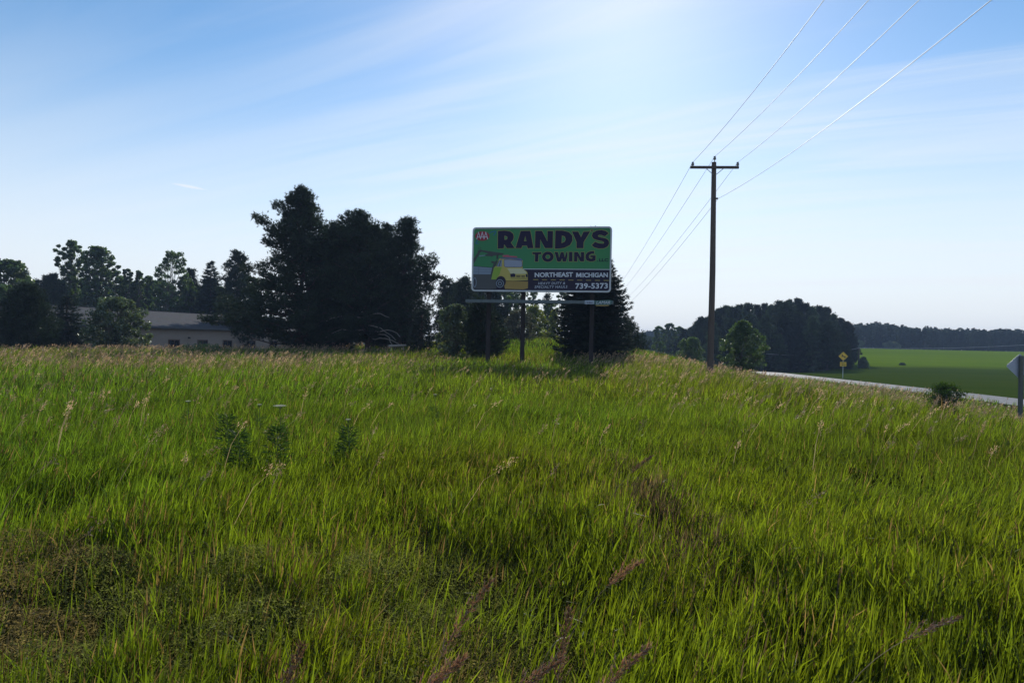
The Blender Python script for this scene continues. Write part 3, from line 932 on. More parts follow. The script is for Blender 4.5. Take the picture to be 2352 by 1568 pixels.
place_tree('round_bush', 'lone small bush out in the field beyond the road', 'shrub', 'broad', 2073, 148,
           [(833, 2069, 2077), (838, 2066, 2080), (846, 2067, 2079)], M_BROAD, M_BARKG, 108,
           nc=24, leaves=70, leaf=.12, clump=.24, t0=.03, stems=3, trunk_r=.05)
place_tree('deciduous_tree', 'low rounded tree at the left end of the far field edge', 'tree', 'broad', 1966, 262,
           [(780, 1961, 1973), (786, 1954, 1981), (794, 1952, 1984), (802, 1954, 1982)], M_BROAD, M_BARKG, 109,
           nc=50, leaves=80, leaf=.3, clump=.19, t0=.05)
place_tree('deciduous_tree', 'low pale domed tree in the middle of the far field edge', 'tree', 'broad', 2046, 262,
           [(785, 2040, 2054), (790, 2032, 2064), (797, 2028, 2067), (803, 2030, 2066)], M_SILVER, M_BARKG, 110,
           nc=50, leaves=80, leaf=.3, clump=.19, t0=.05)

# ---- the dark grove: copies of four pines
def unit_prof(pts, Ht):
    return np.array([(a * Ht, b, b * c) for a, b, c in pts])


protos = []
shapes = [
    [(0, 2.2, 1), (.15, 2.8, 1), (.4, 2.9, 1), (.6, 2.5, 1.1), (.8, 1.8, .9), (.93, .95, 1.1), (1, .2, 1)],
    [(0, 2.4, 1), (.2, 3.0, .9), (.5, 2.6, 1.1), (.75, 1.7, 1), (.9, .8, 1), (1, .1, 1)],
    [(0, 2.0, 1), (.2, 2.6, 1.1), (.5, 2.8, .9), (.75, 2.4, 1.1), (.9, 1.6, .8), (1, .5, 1)],
    [(0, 2.3, 1), (.25, 2.9, 1), (.55, 2.2, 1), (.8, 1.2, 1.2), (1, .1, 1)],
]
for i, sh in enumerate(shapes):
    tubes, lv = build_pine(unit_prof(sh, 10.0), 10.0, 200 + i, nl=80, subs=6, tufts=8, blen=.42, bw=.12, t0=.03)
    k_ = (.7, 1.6, 1.05, 2.1)[i]
    lv = [(a, b, c * np.array([k_, k_, k_, 1], np.float32), 0) for a, b, c, _ in lv]
    protos.append((mesh_np('trunk', tubes, M_BARK, True), mesh_np('crown', lv, M_PINE)))
skyline = [(1572, 759), (1585, 755), (1600, 741), (1612, 731), (1626, 731), (1640, 719), (1655, 713), (1668, 706), (1684, 709), (1700, 704), (1719, 701),
           (1738, 705), (1757, 702), (1772, 704), (1789, 695), (1804, 698), (1815, 693), (1833, 691), (1850, 702), (1864, 708), (1880, 706),
           (1898, 709), (1914, 728), (1931, 734), (1947, 742)]
rng = random.Random(9)
GL = 'pine of the dark grove beyond the road'
gi = 0


def grove_tree(px, row, d, label=GL):
    global gi
    p = P(px, row, d)
    gz = Hs(p.x, d)
    h = p.z - gz
    tm, cm_ = protos[(gi * 7 + gi // 3) % 4]
    gi += 1
    r = empty('pine_tree', (p.x, d, gz), label, 'tree', 'pines of the dark grove beyond the road')
    s = h / 10.0
    w = s * rng.uniform(.85, 1.1)
    r.scale = (w, w, s)
    r.rotation_euler = (0, 0, rng.uniform(0, 6.28))
    obj('trunk', tm, r); obj('crown', cm_, r)


for i, (px, row) in enumerate(skyline):
    glabel = {1572: 'low pine at the left end of the dark grove', 1640: 'pine of the dark grove straight behind the utility pole',
              1833: 'tallest pine on the crest of the dark grove', 1789: 'high pine just left of the tallest on the crest of the dark grove',
              1947: 'last pine at the right end of the dark grove skyline'}.get(px, GL)
    grove_tree(px, row, 138 + rng.uniform(-6, 12) + max(0, (1640 - px) * .15), label=glabel)
for px, row in [(1640, 745), (1680, 736), (1720, 728), (1758, 728), (1796, 722), (1832, 724), (1868, 730), (1902, 742), (1932, 768), (1945, 790), (1890, 770), (1840, 775), (1790, 770), (1740, 775), (1690, 775), (1950, 812), (1925, 812)]:
    grove_tree(px, row, 124 + rng.uniform(-3, 3))


# ---- the far wood: one mass nobody could count
def far_wood():
    rg = rs(77)
    parts = []
    tops = [(1930, 749), (1961, 746), (1996, 741), (2039, 744), (2090, 750), (2150, 753), (2230, 756), (2284, 756), (2335, 755), (2360, 759), (2500, 760), (2700, 764), (2900, 766)]
    tx = np.array([t[0] for t in tops]); ty = np.array([t[1] for t in tops])
    cen = []
    for layer, d in enumerate((272, 282, 294)):
        for px in np.arange(1925, 2880, 8.5):
            x = px + rg.uniform(-4, 4)
            row = np.interp(x, tx, ty) + rg.uniform(-2.5, 6) + (2 - layer) * 3
            p = P(x, row, d + rg.uniform(-4, 4))
            cen.append((p, rg.uniform(1.7, 2.8)))
    # left valley end, far away
    for px in np.arange(1440, 1600, 5):
        row = np.interp(px, [1440, 1465, 1485, 1500, 1520, 1600], [772, 769, 765, 761, 757, 762]) + rg.uniform(-1.5, 2.5)
        p = P(px, row, 420 + rg.uniform(-10, 10))
        cen.append((p, rg.uniform(3, 4.5)))
    for px in np.arange(1438, 1560, 6):
        for d, r0 in ((215, 777), (240, 773)):
            p = P(px + rg.uniform(-3, 3), r0 + rg.uniform(-2, 3), d + rg.uniform(-5, 5))
            cen.append((p, rg.uniform(1.8, 2.8)))
    for p, w in cen:
        gz = Hs(p.x, p.y)
        h = p.z - gz
        n = 460
        u = rg.uniform(0.0, 1, n) ** .8
        conic = rg.uniform() < .6
        rad = w * ((1 - u) ** .75 if conic else np.sqrt(np.clip(1 - (u * 1.25 - .25) ** 2, 0, 1)))
        az = rg.uniform(0, 6.283, n)
        rr = rad * np.sqrt(rg.uniform(.3, 1, n))
        c = np.stack([p.x + rr * np.cos(az), p.y + rr * np.sin(az), gz + u * h], -1)
        k = np.full(n, rg.uniform(.7, 1.3))
        d = np.stack([np.cos(az), np.sin(az), np.full(n, .5)], -1) + rg.normal(size=(n, 3)) * .4
        parts.append(tri_blades(c, d, w * .34 * rg.uniform(.6, 1.3, n), w * .26, rg, colvar(n, rg, .2, .1, k)))
        tt = tube([(p.x, p.y, gz - .2), (p.x, p.y, gz + h * .9)], [.2, .05], 4, cap=False)
        parts += [(a, b, np.tile(np.array([[.5, .4, .35, 1]], np.float32), (len(a), 1)), 0) for a, b, _, _ in tt]
    o = obj('distant_wood', mesh_np('distant_wood', parts, M_PINE))
    tag(o, 'dark distant wood along the top of the field and closing the valley', 'wood', kind='stuff')


far_wood()


# ------------------------------------------------------------------ long low building
def long_building():
    A = Vector((-42, 60)); u = Vector((12, 32)).normalized(); L = 44.0
    ang = math.atan2(u.y, u.x)
    nrm = Vector((-u.y, u.x))            # away from the camera (left)
    gz = -0.85
    root = empty('long_building', (A.x, A.y, gz), 'long low building with a grey shingle roof and beige wall behind the bushes', 'building')
    hw = 3.15                             # eave height above floor
    W = 14.0
    Rz = 1.78                             # ridge above eave
    root.rotation_euler = (0, 0, ang)
    # local frame: x along the wall, y away from the camera, z up
    wall = mat_plain('beige_stucco', (0.30, 0.245, 0.205), 0.9, nscale=2.0, namt=0.06)
    roofm, t, b = base_mat('grey_shingles')
    geo = N(t, 'ShaderNodeTexCoord')
    br = N(t, 'ShaderNodeTexBrick', Scale=3.0)
    br.inputs['Color1'].default_value = (0.06, 0.06, 0.068, 1); br.inputs['Color2'].default_value = (0.095, 0.095, 0.105, 1)
    br.inputs['Mortar'].default_value = (0.05, 0.05, 0.05, 1)
    lk(t, geo.outputs['Object'], br.inputs['Vector'])
    no = N(t, 'ShaderNodeTexNoise', Scale=1.3, Detail=8.0, Roughness=.7); lk(t, geo.outputs['Object'], no.inputs['Vector'])
    mx = N(t, 'ShaderNodeMix', data_type='RGBA', blend_type='MULTIPLY'); mx.inputs[0].default_value = .6
    lk(t, br.outputs[0], mx.inputs[6]); lk(t, no.outputs['Color'], mx.inputs[7])
    lk(t, mx.outputs[2], b.inputs['Base Color']); b.inputs['Roughness'].default_value = .9
    b.inputs['Specular IOR Level'].default_value = .2
    parts = [box(L / 2, W / 2, hw / 2, L, W, hw)]
    # gables
    for x in (0.15, L - .15):
        V = np.array([(x - .12, 0, hw), (x - .12, W, hw), (x - .12, W / 2, hw + Rz - .12), (x + .12, 0, hw), (x + .12, W, hw), (x + .12, W / 2, hw + Rz - .12)], np.float32)
        parts.append((V, np.array([(0, 1, 2), (3, 5, 4)]), None, 0))
    obj('wall', mesh_np('wall', parts, wall), root)
    ov = 0.55
    th = .16
    s = Rz / (W / 2)
    V = []
    for x in (-ov, L + ov):
        V += [(x, -ov, hw - ov * s + .05), (x, W / 2, hw + Rz + .05), (x, W + ov, hw - ov * s + .05),
              (x, -ov, hw - ov * s + .05 + th), (x, W / 2, hw + Rz + .05 + th), (x, W + ov, hw - ov * s + .05 + th)]
    F = [(3, 9, 10, 4), (4, 10, 11, 5), (0, 1, 7, 6), (1, 2, 8, 7), (0, 3, 4, 1), (1, 4, 5, 2), (6, 7, 10, 9), (7, 8, 11, 10), (2, 5, 11, 8)]
    F.append((0, 6, 9, 3))
    roof = obj('roof', mesh_np('roof', [(np.array(V, np.float32), np.array(F), None, 0)], roofm), root)
    obj('gutter', mesh_np('gutter', [box(L / 2, -ov - .055, hw - ov * s + .12, L + 2 * ov, .1, .13)], mat_plain('dark_gutter', (0.06, 0.07, 0.08), .5)), roof)
    obj('ridge_cap', mesh_np('ridge_cap', [box(L / 2, W / 2, hw + Rz + .05 + th + .02, L + 2 * ov, .3, .05)], mat_plain('ridge_shingle', (0.07, 0.07, 0.075), .9)), roof)
    fr = mat_plain('window_frame', (0.10, 0.055, 0.04), .6)
    gl = mat_plain('window_glass', (0.01, 0.012, 0.015), .08, spec=.8)
    for x in (3.0, 7.0, 11.2, 15.1, 19.1, 22.9, 26.9, 31.0, 35.0, 39.0):
        w = obj('window', mesh_np('window', [box(x, -.02, 1.86, 1.5, .08, .12), box(x, -.02, .98, 1.5, .08, .08), box(x - .71, -.02, 1.42, .08, .08, .80), box(x + .71, -.02, 1.42, .08, .08, .80), box(x, -.02, 1.42, .05, .07, .80)], fr), root)
        obj('pane', mesh_np('pane', [box(x, -.008, 1.42, 1.34, .03, .8)], gl), w)
    obj('wall_lamp', mesh_np('wall_lamp', [box(17.1, -.06, 2.12, .2, .12, .16), box(17.1, -.16, 2.06, .14, .12, .08)], mat_plain('lamp_housing', (0.03, 0.03, 0.03), .5)), root)


long_building()

# ------------------------------------------------------------------ billboard
def billboard():
    Lp, Rp = P(1085.5, 596, 34.55), P(1404.5, 598, 33.4)
    ux = Vector((Rp.x - Lp.x, Rp.y - Lp.y, 0)); Wb = ux.length; ux.normalize()
    zt = .5 * (P(1087, 521, 34.55).z + P(1404, 523, 33.4).z)
    zb = .5 * (P(1085, 668.5, 34.55).z + P(1402, 673, 33.4).z)
    Hb = zt - zb
    gx, gy = (Lp.x + Rp.x) / 2, (Lp.y + Rp.y) / 2
    gz = Hs(gx, gy)
    root = empty('billboard', (gx, gy, gz), 'green and black roadside billboard on three dark steel posts, reading RANDY\'S TOWING', 'billboard')
    ang = math.atan2(ux.y, ux.x)
    root.rotation_euler = (0, 0, ang)
    zc = (zt + zb) / 2 - gz
    # homography from the enlarged photo (x right, y down) to the unit square
    src = [(85, 38), (2321, 48), (2304, 1108), (68, 1070)]
    dst = [(0, 0), (1, 0), (1, 1), (0, 1)]
    Am, bv = [], []
    for (x, y), (u, v) in zip(src, dst):
        Am.append([x, y, 1, 0, 0, 0, -u * x, -u * y]); bv.append(u)
        Am.append([0, 0, 0, x, y, 1, -v * x, -v * y]); bv.append(v)
    hh = np.append(np.linalg.solve(np.array(Am, float), np.array(bv, float)), 1).reshape(3, 3)

    def loc(x, y):
        q = hh @ np.array([x, y, 1.0])
        return ((q[0] / q[2] - .5) * Wb, zc + (.5 - q[1] / q[2]) * Hb)

    YF = -0.10                           # face of the panel (towards the camera is -y)

    def flat(polys, layer, mapf=loc, th=0.003):
        """polys: list of loops-lists [outer, holes...]; thin raised shapes"""
        V, T = [], []
        y = YF - 0.004 * layer
        for loops in polys:
            pts = [[Vector((*mapf(*p), 0)) for p in lp] for lp in loops]
            off = len(V)
            for lp in pts:
                V += [(p.x, y, p.y) for p in lp]
            for t3 in tessellate_polygon(pts):
                a, b, c = [V[off + i] for i in t3]
                cr_ = (b[0] - a[0]) * (c[2] - a[2]) - (b[2] - a[2]) * (c[0] - a[0])
                t3 = [off + i for i in t3]
                T.append(t3 if cr_ > 0 else t3[::-1])
        return (np.array(V, np.float32), np.array(T, np.int32), None, 0)

    def ribbon(loop, w, layer, closed=True, mapf=loc):
        """stroke along a loop in enlarged-photo pixels"""
        pts = [Vector(mapf(*p)) for p in loop]
        n = len(pts)
        V, F = [], []
        y = YF - 0.004 * layer
        for i in range(n):
            a = pts[i - 1] if (closed or i) else pts[i]
            c = pts[(i + 1) % n] if (closed or i < n - 1) else pts[i]
            d1 = (pts[i] - a).normalized() if (pts[i] - a).length > 1e-6 else (c - pts[i]).normalized()
            d2 = (c - pts[i]).normalized() if (c - pts[i]).length > 1e-6 else d1
            n1 = Vector((-d1.y, d1.x)); n2 = Vector((-d2.y, d2.x))
            m = (n1 + n2)
            if m.length < 1e-3: m = n1
            m.normalize()
            k = w * .5 / max(m.dot(n1), .5)
            p, q = pts[i] + m * k, pts[i] - m * k
            V += [(p.x, y, p.y), (q.x, y, q.y)]
        for i in range(n if closed else n - 1):
            j = (i + 1) % n
            F.append((2 * i, 2 * i + 1, 2 * j + 1, 2 * j))
        return (np.array(V, np.float32), np.array(F, np.int32), None, 0)

    def text_part(s, bbox, layer, bold=0.0, shear=0.0, mapf=loc, space=1.0):
        cu = bpy.data.curves.new('t', 'FONT')
        cu.body = s; cu.offset = bold; cu.shear = shear; cu.resolution_u = 3; cu.space_character = space
        to = bpy.data.objects.new('t', cu)
        COL.objects.link(to)
        dg = bpy.context.evaluated_depsgraph_get()
        me = bpy.data.meshes.new_from_object(to.evaluated_get(dg))
        V = np.empty(len(me.vertices) * 3, np.float32); me.vertices.foreach_get('co', V); V = V.reshape(-1, 3)
        T = [tuple(p.vertices) for p in me.polygons]
        bpy.data.objects.remove(to); bpy.data.curves.remove(cu); bpy.data.meshes.remove(me)
        x0, y0 = V[:, 0].min(), V[:, 1].min(); x1, y1 = V[:, 0].max(), V[:, 1].max()
        l, tp, r, bt_ = bbox
        y = YF - 0.004 * layer
        out = []
        for v in V:
            fx = (v[0] - x0) / (x1 - x0); fy = (v[1] - y0) / (y1 - y0)
            # bbox given as (left, top-left y, right, bottom y) with a right-hand skew allowed
            X_, Y_ = mapf(l + (r - l) * fx, bt_ + (tp - bt_) * fy)
            out.append((X_, y, Y_))
        parts = []
        for k in (3, 4):
            f = [t for t in T if len(t) == k]
            if f: parts.append((np.array(out, np.float32), np.array(f, np.int32), None, 0))
        big = [t for t in T if len(t) > 4]
        if big:
            f = [(t[0], t[i], t[i + 1]) for t in big for i in range(1, len(t) - 1)]
            parts.append((np.array(out, np.float32), np.array(f, np.int32), None, 0))
        return parts

    def rrect(x0, x1, z0, z1, r, n=6):
        out = []
        for cx_, cz_, a0 in ((x1 - r, z1 - r, 0), (x0 + r, z1 - r, 90), (x0 + r, z0 + r, 180), (x1 - r, z0 + r, 270)):
            for i in range(n + 1):
                a = math.radians(a0 + 90 * i / n)
                out.append((cx_ + r * math.cos(a), cz_ + r * math.sin(a)))
        return out

    ident = lambda x, y: (x, y)
    paint = lambda nm, c, r=.7: mat_plain(nm, c, r, nscale=1.2, namt=.05, spec=.2)
    green = paint('sign_green', (0.10, 0.40, 0.11)); green2 = paint('sign_blue_green', (0.09, 0.36, 0.20))
    dark = paint('sign_black', (0.030, 0.024, 0.045)); navy = paint('sign_navy', (0.022, 0.016, 0.045))
    white = paint('sign_white', (0.60, 0.64, 0.70)); yel = paint('sign_yellow', (0.50, 0.42, 0.12)); gold = paint('sign_gold', (0.36, 0.25, 0.08))
    lime = paint('sign_lime', (0.26, 0.40, 0.06)); grey = paint('sign_grey', (0.22, 0.28, 0.36)); red = paint('sign_red', (0.32, 0.03, 0.05))
    textg = paint('sign_text_grey', (0.42, 0.47, 0.55)); blue = paint('sign_blue', (0.03, 0.12, 0.38)); steel = mat_plain('painted_steel', (0.035, 0.035, 0.04), .6, nscale=4, namt=.2)
    trimm = mat_plain('weathered_trim', (0.50, 0.53, 0.55), .5, nscale=3, namt=.15)
    # panel body
    x0, x1 = -Wb / 2, Wb / 2; z0, z1 = zc - Hb / 2, zc + Hb / 2
    rad = .17
    oc = rrect(x0, x1, z0, z1, rad); n = len(oc)
    V = [(x, YF + .02, z) for x, z in oc] + [(x, YF + .22, z) for x, z in oc]
    parts = [(np.array(V, np.float32), np.array([(i, i + n, (i + 1) % n + n, (i + 1) % n) for i in range(n)]), None, 0)]
    parts.append(((np.array(V[n:], np.float32)), np.array([(0, i, i + 1) for i in range(1, n - 1)]), None, 0))
    obj('back_panel', mesh_np('back_panel', parts, steel), root)
    inner = rrect(x0 + .075, x1 - .075, z0 + .075, z1 - .075, rad - .05)
    # white raised trim: ring between outer and inner loops with depth
    V = [(x, YF - .035, z) for x, z in oc] + [(x, YF - .035, z) for x, z in inner] + [(x, YF + .02, z) for x, z in oc] + [(x, YF + .02, z) for x, z in inner]
    F = []
    for i in range(n):
        j = (i + 1) % n
        F += [(i, j, n + j, n + i), (i, 2 * n + i, 2 * n + j, j), (n + i, n + j, 3 * n + j, 3 * n + i)]
    obj('trim', mesh_np('trim', [(np.array(V, np.float32), np.array(F), None, 0)], trimm), root)
    # green face, the lower right black road band
    f1 = flat([[inner]], 0, ident)
    gm, t, b = base_mat('sign_face_green')
    tcn = N(t, 'ShaderNodeTexCoord')
    no = N(t, 'ShaderNodeTexNoise', Scale=.45, Detail=2.0); lk(t, tcn.outputs['Object'], no.inputs['Vector'])
    mx = N(t, 'ShaderNodeMix', data_type='RGBA'); lk(t, no.outputs[0], mx.inputs[0])
    mx.inputs[6].default_value = (0.035, 0.20, 0.10, 1); mx.inputs[7].default_value = (0.07, 0.27, 0.09, 1)  # bluish variation puts flare light into the face colour
    lk(t, mx.outputs[2], b.inputs['Base Color']); b.inputs['Roughness'].default_value = .7; b.inputs['Specular IOR Level'].default_value = .25
    face = obj('sign_face', mesh_np('sign_face', [f1], gm), root)
    obj('road_band', mesh_np('road_band', [flat([[[(560, 716), (2289, 742), (2284, 1068), (2262, 1086), (110, 1052), (88, 1030), (88, 792), (560, 792)]]], 1)], dark), face)
    obj('band_line', mesh_np('band_line', [flat([[[(900, 712), (2290, 734), (2290, 744), (900, 722)]]], 2)], white), face)
    dash = []
    for i in range(9):
        xx = 1062 + i * 141
        dash.append([[(xx, 886 + i * 2.8), (xx + 82, 888 + i * 2.8), (xx + 82, 896 + i * 2.8), (xx, 894 + i * 2.8)]])
    for dd in dash:
        obj('lane_dash', mesh_np('lane_dash', [flat([dd], 2)], yel), face)

    # --- heavy hand-cut capitals
    R_ = [[(492, 100), (600, 94), (690, 108), (738, 150), (748, 200), (735, 250), (700, 290), (765, 378), (640, 382), (592, 318), (588, 382), (490, 384)],
          [(598, 178), (598, 244), (640, 232), (644, 196)]]
    A_ = [[(858, 104), (1012, 102), (1066, 384), (972, 386), (958, 342), (884, 342), (872, 384), (776, 378)], [(932, 188), (912, 268), (950, 268)]]
    N_ = [[(1092, 104), (1200, 106), (1288, 276), (1288, 108), (1378, 110), (1374, 388), (1250, 386), (1174, 246), (1170, 386), (1088, 384)]]
    D_ = [[(1414, 102), (1530, 104), (1632, 132), (1686, 190), (1690, 270), (1650, 340), (1560, 384), (1490, 396), (1408, 398)],
          [(1520, 186), (1516, 308), (1564, 284), (1580, 246), (1566, 204)]]
    Y_ = [[(1680, 122), (1780, 124), (1826, 214), (1864, 126), (1972, 124), (1868, 296), (1866, 394), (1754, 392), (1752, 288)]]
    Q_ = [[(1982, 100), (2010, 98), (2016, 112), (1998, 126), (1984, 116)]]
    S_ = [[(2268, 158), (2220, 118), (2150, 102), (2070, 112), (2012, 146), (1998, 196), (2022, 240), (2080, 266), (2160, 284), (2192, 300), (2190, 318), (2160, 322), (2100, 312), (2050, 290),
           (1996, 346), (2040, 382), (2110, 402), (2190, 400), (2250, 372), (2276, 324), (2266, 270), (2222, 238), (2150, 224), (2100, 208), (2096, 190), (2120, 182), (2160, 188), (2206, 208)]]
    T2 = [[(1046, 450), (1192, 450), (1188, 484), (1146, 484), (1142, 602), (1088, 602), (1090, 484), (1048, 482)]]
    O2 = [[(1296 + 94 * math.cos(a), 524 + 84 * math.sin(a)) for a in [k * math.pi / 10 for k in range(20)]],
          [(1296 + 38 * math.cos(a), 524 + 34 * math.sin(a)) for a in [k * math.pi / 6 for k in range(12)]]]
    W2 = [[(1402, 448), (1458, 450), (1476, 540), (1504, 452), (1548, 452), (1568, 540), (1592, 450), (1608, 450), (1608, 520), (1588, 606), (1538, 606), (1524, 552), (1500, 606), (1448, 604)]]
    I2 = [[(1634, 448), (1690, 450), (1690, 604), (1632, 604)]]
    N2 = [[(1716, 450), (1776, 452), (1824, 538), (1824, 452), (1878, 454), (1876, 606), (1818, 606), (1768, 524), (1768, 606), (1714, 604)]]
    G2 = [[(2036, 436), (2036, 486), (1996, 482), (1964, 500), (1952, 524), (1960, 552), (1986, 562), (2008, 556), (2008, 540), (1976, 540), (1976, 508), (2062, 510), (2060, 590), (2020, 606), (1966, 608), (1918, 590), (1898, 550), (1900, 500), (1926, 462), (1976, 442)]]
    big = [R_, A_, N_, D_, Y_, Q_, S_]; sec = [T2, O2, W2, I2, N2, G2]
    nm = obj('company_name', mesh_np('company_name', [flat(big, 3)], navy), face)
    obj('name_outline', mesh_np('name_outline', [ribbon(lp, .030, 2) for g in big for lp in g], yel), nm)
    tw = obj('company_name', mesh_np('company_name', [flat(sec, 3)], navy), face)
    obj('name_outline', mesh_np('name_outline', [ribbon(lp, .026, 2) for g in sec for lp in g], yel), tw)
    obj('full_stop', mesh_np('full_stop', [flat([[[(2086, 598), (2097, 598), (2097, 610), (2086, 610)]]], 3)], navy), face)
    obj('lettering', mesh_np('lettering', text_part('LLC', (2116, 560, 2262, 610), 3, .03), navy), face)
    obj('lettering', mesh_np('lettering', text_part('NORTHEAST', (1086, 776, 1700, 852), 3, .034), white), face)
    obj('lettering', mesh_np('lettering', [flat([[[(1748, 856), (1752, 786), (1774, 786), (1793, 822), (1812, 787), (1834, 788), (1838, 858), (1816, 858), (1814, 826), (1799, 852), (1787, 852), (1772, 824), (1770, 857)]]], 3)]
        + text_part('ICHIGAN', (1852, 788, 2256, 862), 3, .034), white), face)
    obj('lettering', mesh_np('lettering', text_part('HEAVY DUTY &', (1142, 930, 1576, 972), 3, .016, .18, space=1.12), textg), face)
    obj('lettering', mesh_np('lettering', text_part('SPECIALTY HAULS', (1084, 988, 1612, 1030), 3, .016, .18, space=1.1), textg), face)
    obj('phone_number', mesh_np('phone_number', text_part('739-5373', (1738, 954, 2256, 1044), 3, .025, space=1.04), white), face)

    # --- the oval club emblem with its swoosh
    el = lambda cx_, cy_, a, b_, n_=28, rot=0.0: [(cx_ + a * math.cos(k * 2 * math.pi / n_) * math.cos(rot) - b_ * math.sin(k * 2 * math.pi / n_) * math.sin(rot),
                                                 cy_ + a * math.cos(k * 2 * math.pi / n_) * math.sin(rot) + b_ * math.sin(k * 2 * math.pi / n_) * math.cos(rot)) for k in range(n_)]
    em = obj('emblem', mesh_np('emblem', [flat([[el(240, 180, 116, 76)]], 3)], red), face)
    obj('emblem_letters', mesh_np('emblem_letters', [ribbon([(150 + k * 58, 232), (180 + k * 58, 118), (212 + k * 58, 232)], .042, 4, False) for k in range(3)]
        + [ribbon([(163 + k * 58, 196), (198 + k * 58, 196)], .03, 5, False) for k in range(3)], white), em)
    obj('swoosh', mesh_np('swoosh', [ribbon([(352, 134), (400, 112), (440, 104), (456, 112), (448, 134), (420, 172)], .032, 3, False)], blue), em)
    obj('swoosh', mesh_np('swoosh', [ribbon([(168, 246), (140, 276), (134, 294), (150, 300), (184, 296)], .032, 3, False)], blue), em)
    # --- the tow truck picture
    tr = obj('truck_picture', mesh_np('truck_picture', [flat([[[(92, 800), (400, 796), (392, 880), (470, 884), (470, 1030), (380, 1040), (92, 1030)]]], 2)], mat_plain('sign_dark_chassis', (0.05, 0.055, 0.06), .5)), face)
    obj('truck_boom', mesh_np('truck_boom', [flat([[[(92, 560), (168, 440), (160, 420), (212, 398), (250, 408), (586, 462), (580, 484), (420, 500), (392, 516), (372, 506), (290, 500), (280, 484), (340, 462), (236, 430), (212, 440), (96, 636)]],
                                             [[(470, 490), (500, 486), (498, 540), (470, 560)]], [[(384, 596), (400, 584), (430, 590), (438, 606), (412, 622), (390, 616)]], [el(196, 376, 26, 20, 14), el(196, 376, 20, 14, 14)]], 3)], mat_plain('sign_dark_boom', (0.035, 0.04, 0.04), .5)), tr)
    obj('truck_ram', mesh_np('truck_ram', [flat([[[(190, 494), (290, 484), (290, 496), (192, 512)]]], 4)], grey), tr)
    obj('truck_bed', mesh_np('truck_bed', [flat([[[(90, 664), (404, 690), (384, 798), (88, 796)]]], 3), ], grey), tr)
    obj('bed_line', mesh_np('bed_line', [ribbon([(90, 664), (404, 690)], .02, 4, False), ribbon([(186, 676), (182, 796)], .01, 4, False), ribbon([(90, 710), (396, 726)], .008, 4, False), ribbon([(90, 750), (392, 760)], .008, 4, False)], dark), tr)
    obj('truck_rack', mesh_np('truck_rack', [flat([[[(404, 690), (430, 596), (452, 590), (476, 560), (486, 600), (440, 690), (408, 800), (384, 880), (376, 800)]]], 4)], mat_plain('sign_dark_rack', (0.03, 0.045, 0.04), .5)), tr)
    cab = obj('truck_cab', mesh_np('truck_cab', [flat([[[(512, 552), (560, 540), (880, 566), (894, 580), (890, 690), (900, 716), (962, 762), (978, 812), (976, 900), (600, 908), (600, 850), (540, 838), (496, 850), (470, 884), (386, 880), (430, 690), (470, 660)]]], 5)], yel), tr)
    obj('truck_door', mesh_np('truck_door', [flat([[[(470, 684), (556, 684), (520, 800), (462, 884), (386, 880), (432, 690)]]], 6)], lime), cab)
    obj('side_window', mesh_np('side_window', [flat([[[(516, 570), (562, 566), (554, 676), (472, 674)]]], 6)], grey), cab)
    obj('window_pillar', mesh_np('window_pillar', [ribbon([(544, 566), (512, 676)], .03, 7, False), ribbon([(516, 570), (472, 674)], .02, 7, False)], dark), cab)
    obj('windscreen', mesh_np('windscreen', [flat([[[(592, 566), (640, 560), (860, 580), (884, 600), (888, 672), (860, 688), (620, 684), (596, 672)]]], 6)], mat_plain('sign_glass_blue', (0.26, 0.30, 0.40), .4)), cab)
    obj('windscreen_frame', mesh_np('windscreen_frame', [ribbon([(592, 566), (640, 560), (860, 580), (884, 600), (888, 672), (860, 688), (620, 684), (596, 672)], .014, 7)], dark), cab)
    obj('cab_visor', mesh_np('cab_visor', [flat([[[(520, 538), (700, 528), (860, 548), (894, 572), (888, 586), (850, 578), (700, 556), (540, 552)]]], 7)], mat_plain('sign_blue_grey', (0.10, 0.13, 0.25), .5)), cab)
    obj('light_bar', mesh_np('light_bar', [flat([[[(568, 494), (660, 488), (680, 504), (800, 512), (804, 532), (700, 528), (572, 520)]]], 8)], mat_plain('sign_lamp_red', (0.42, 0.07, 0.12), .5)), cab)
    obj('bonnet', mesh_np('bonnet', [flat([[[(640, 704), (880, 706), (940, 756), (960, 796), (700, 796), (668, 740)]]], 6)], mat_plain('sign_pale_yellow', (0.58, 0.56, 0.34), .45)), cab)
    obj('headlight', mesh_np('headlight', [flat([[[(692, 794), (752, 786), (776, 800), (774, 846), (700, 848)]]], 7)], navy), cab)
    obj('headlight', mesh_np('headlight', [flat([[[(944, 800), (972, 802), (974, 850), (946, 850)]]], 7)], navy), cab)
    obj('grille', mesh_np('grille', [flat([[[(790, 818), (858, 820), (858, 832), (790, 830)]], [[(872, 822), (930, 824), (930, 836), (872, 834)]], [[(790, 840), (858, 842), (858, 852), (790, 850)]], [[(872, 844), (930, 846), (930, 856), (872, 854)]]], 7)], navy), cab)
    obj('bumper', mesh_np('bumper', [flat([[[(612, 900), (980, 914), (978, 1030), (900, 1046), (610, 1034), (594, 960)]]], 6)], gold), cab)
    obj('bumper_line', mesh_np('bumper_line', [ribbon([(700, 866), (974, 874)], .016, 7, False), ribbon([(614, 908), (978, 916)], .016, 7, False)], dark), cab)
    obj('wheel_arch', mesh_np('wheel_arch', [flat([[el(542, 920, 82, 92, 24)]], 6)], dark), tr)
    wh = obj('truck_wheel', mesh_np('truck_wheel', [flat([[el(528, 950, 70, 72, 28)]], 7)], mat_plain('sign_tyre', (0.02, 0.02, 0.03), .5)), tr)
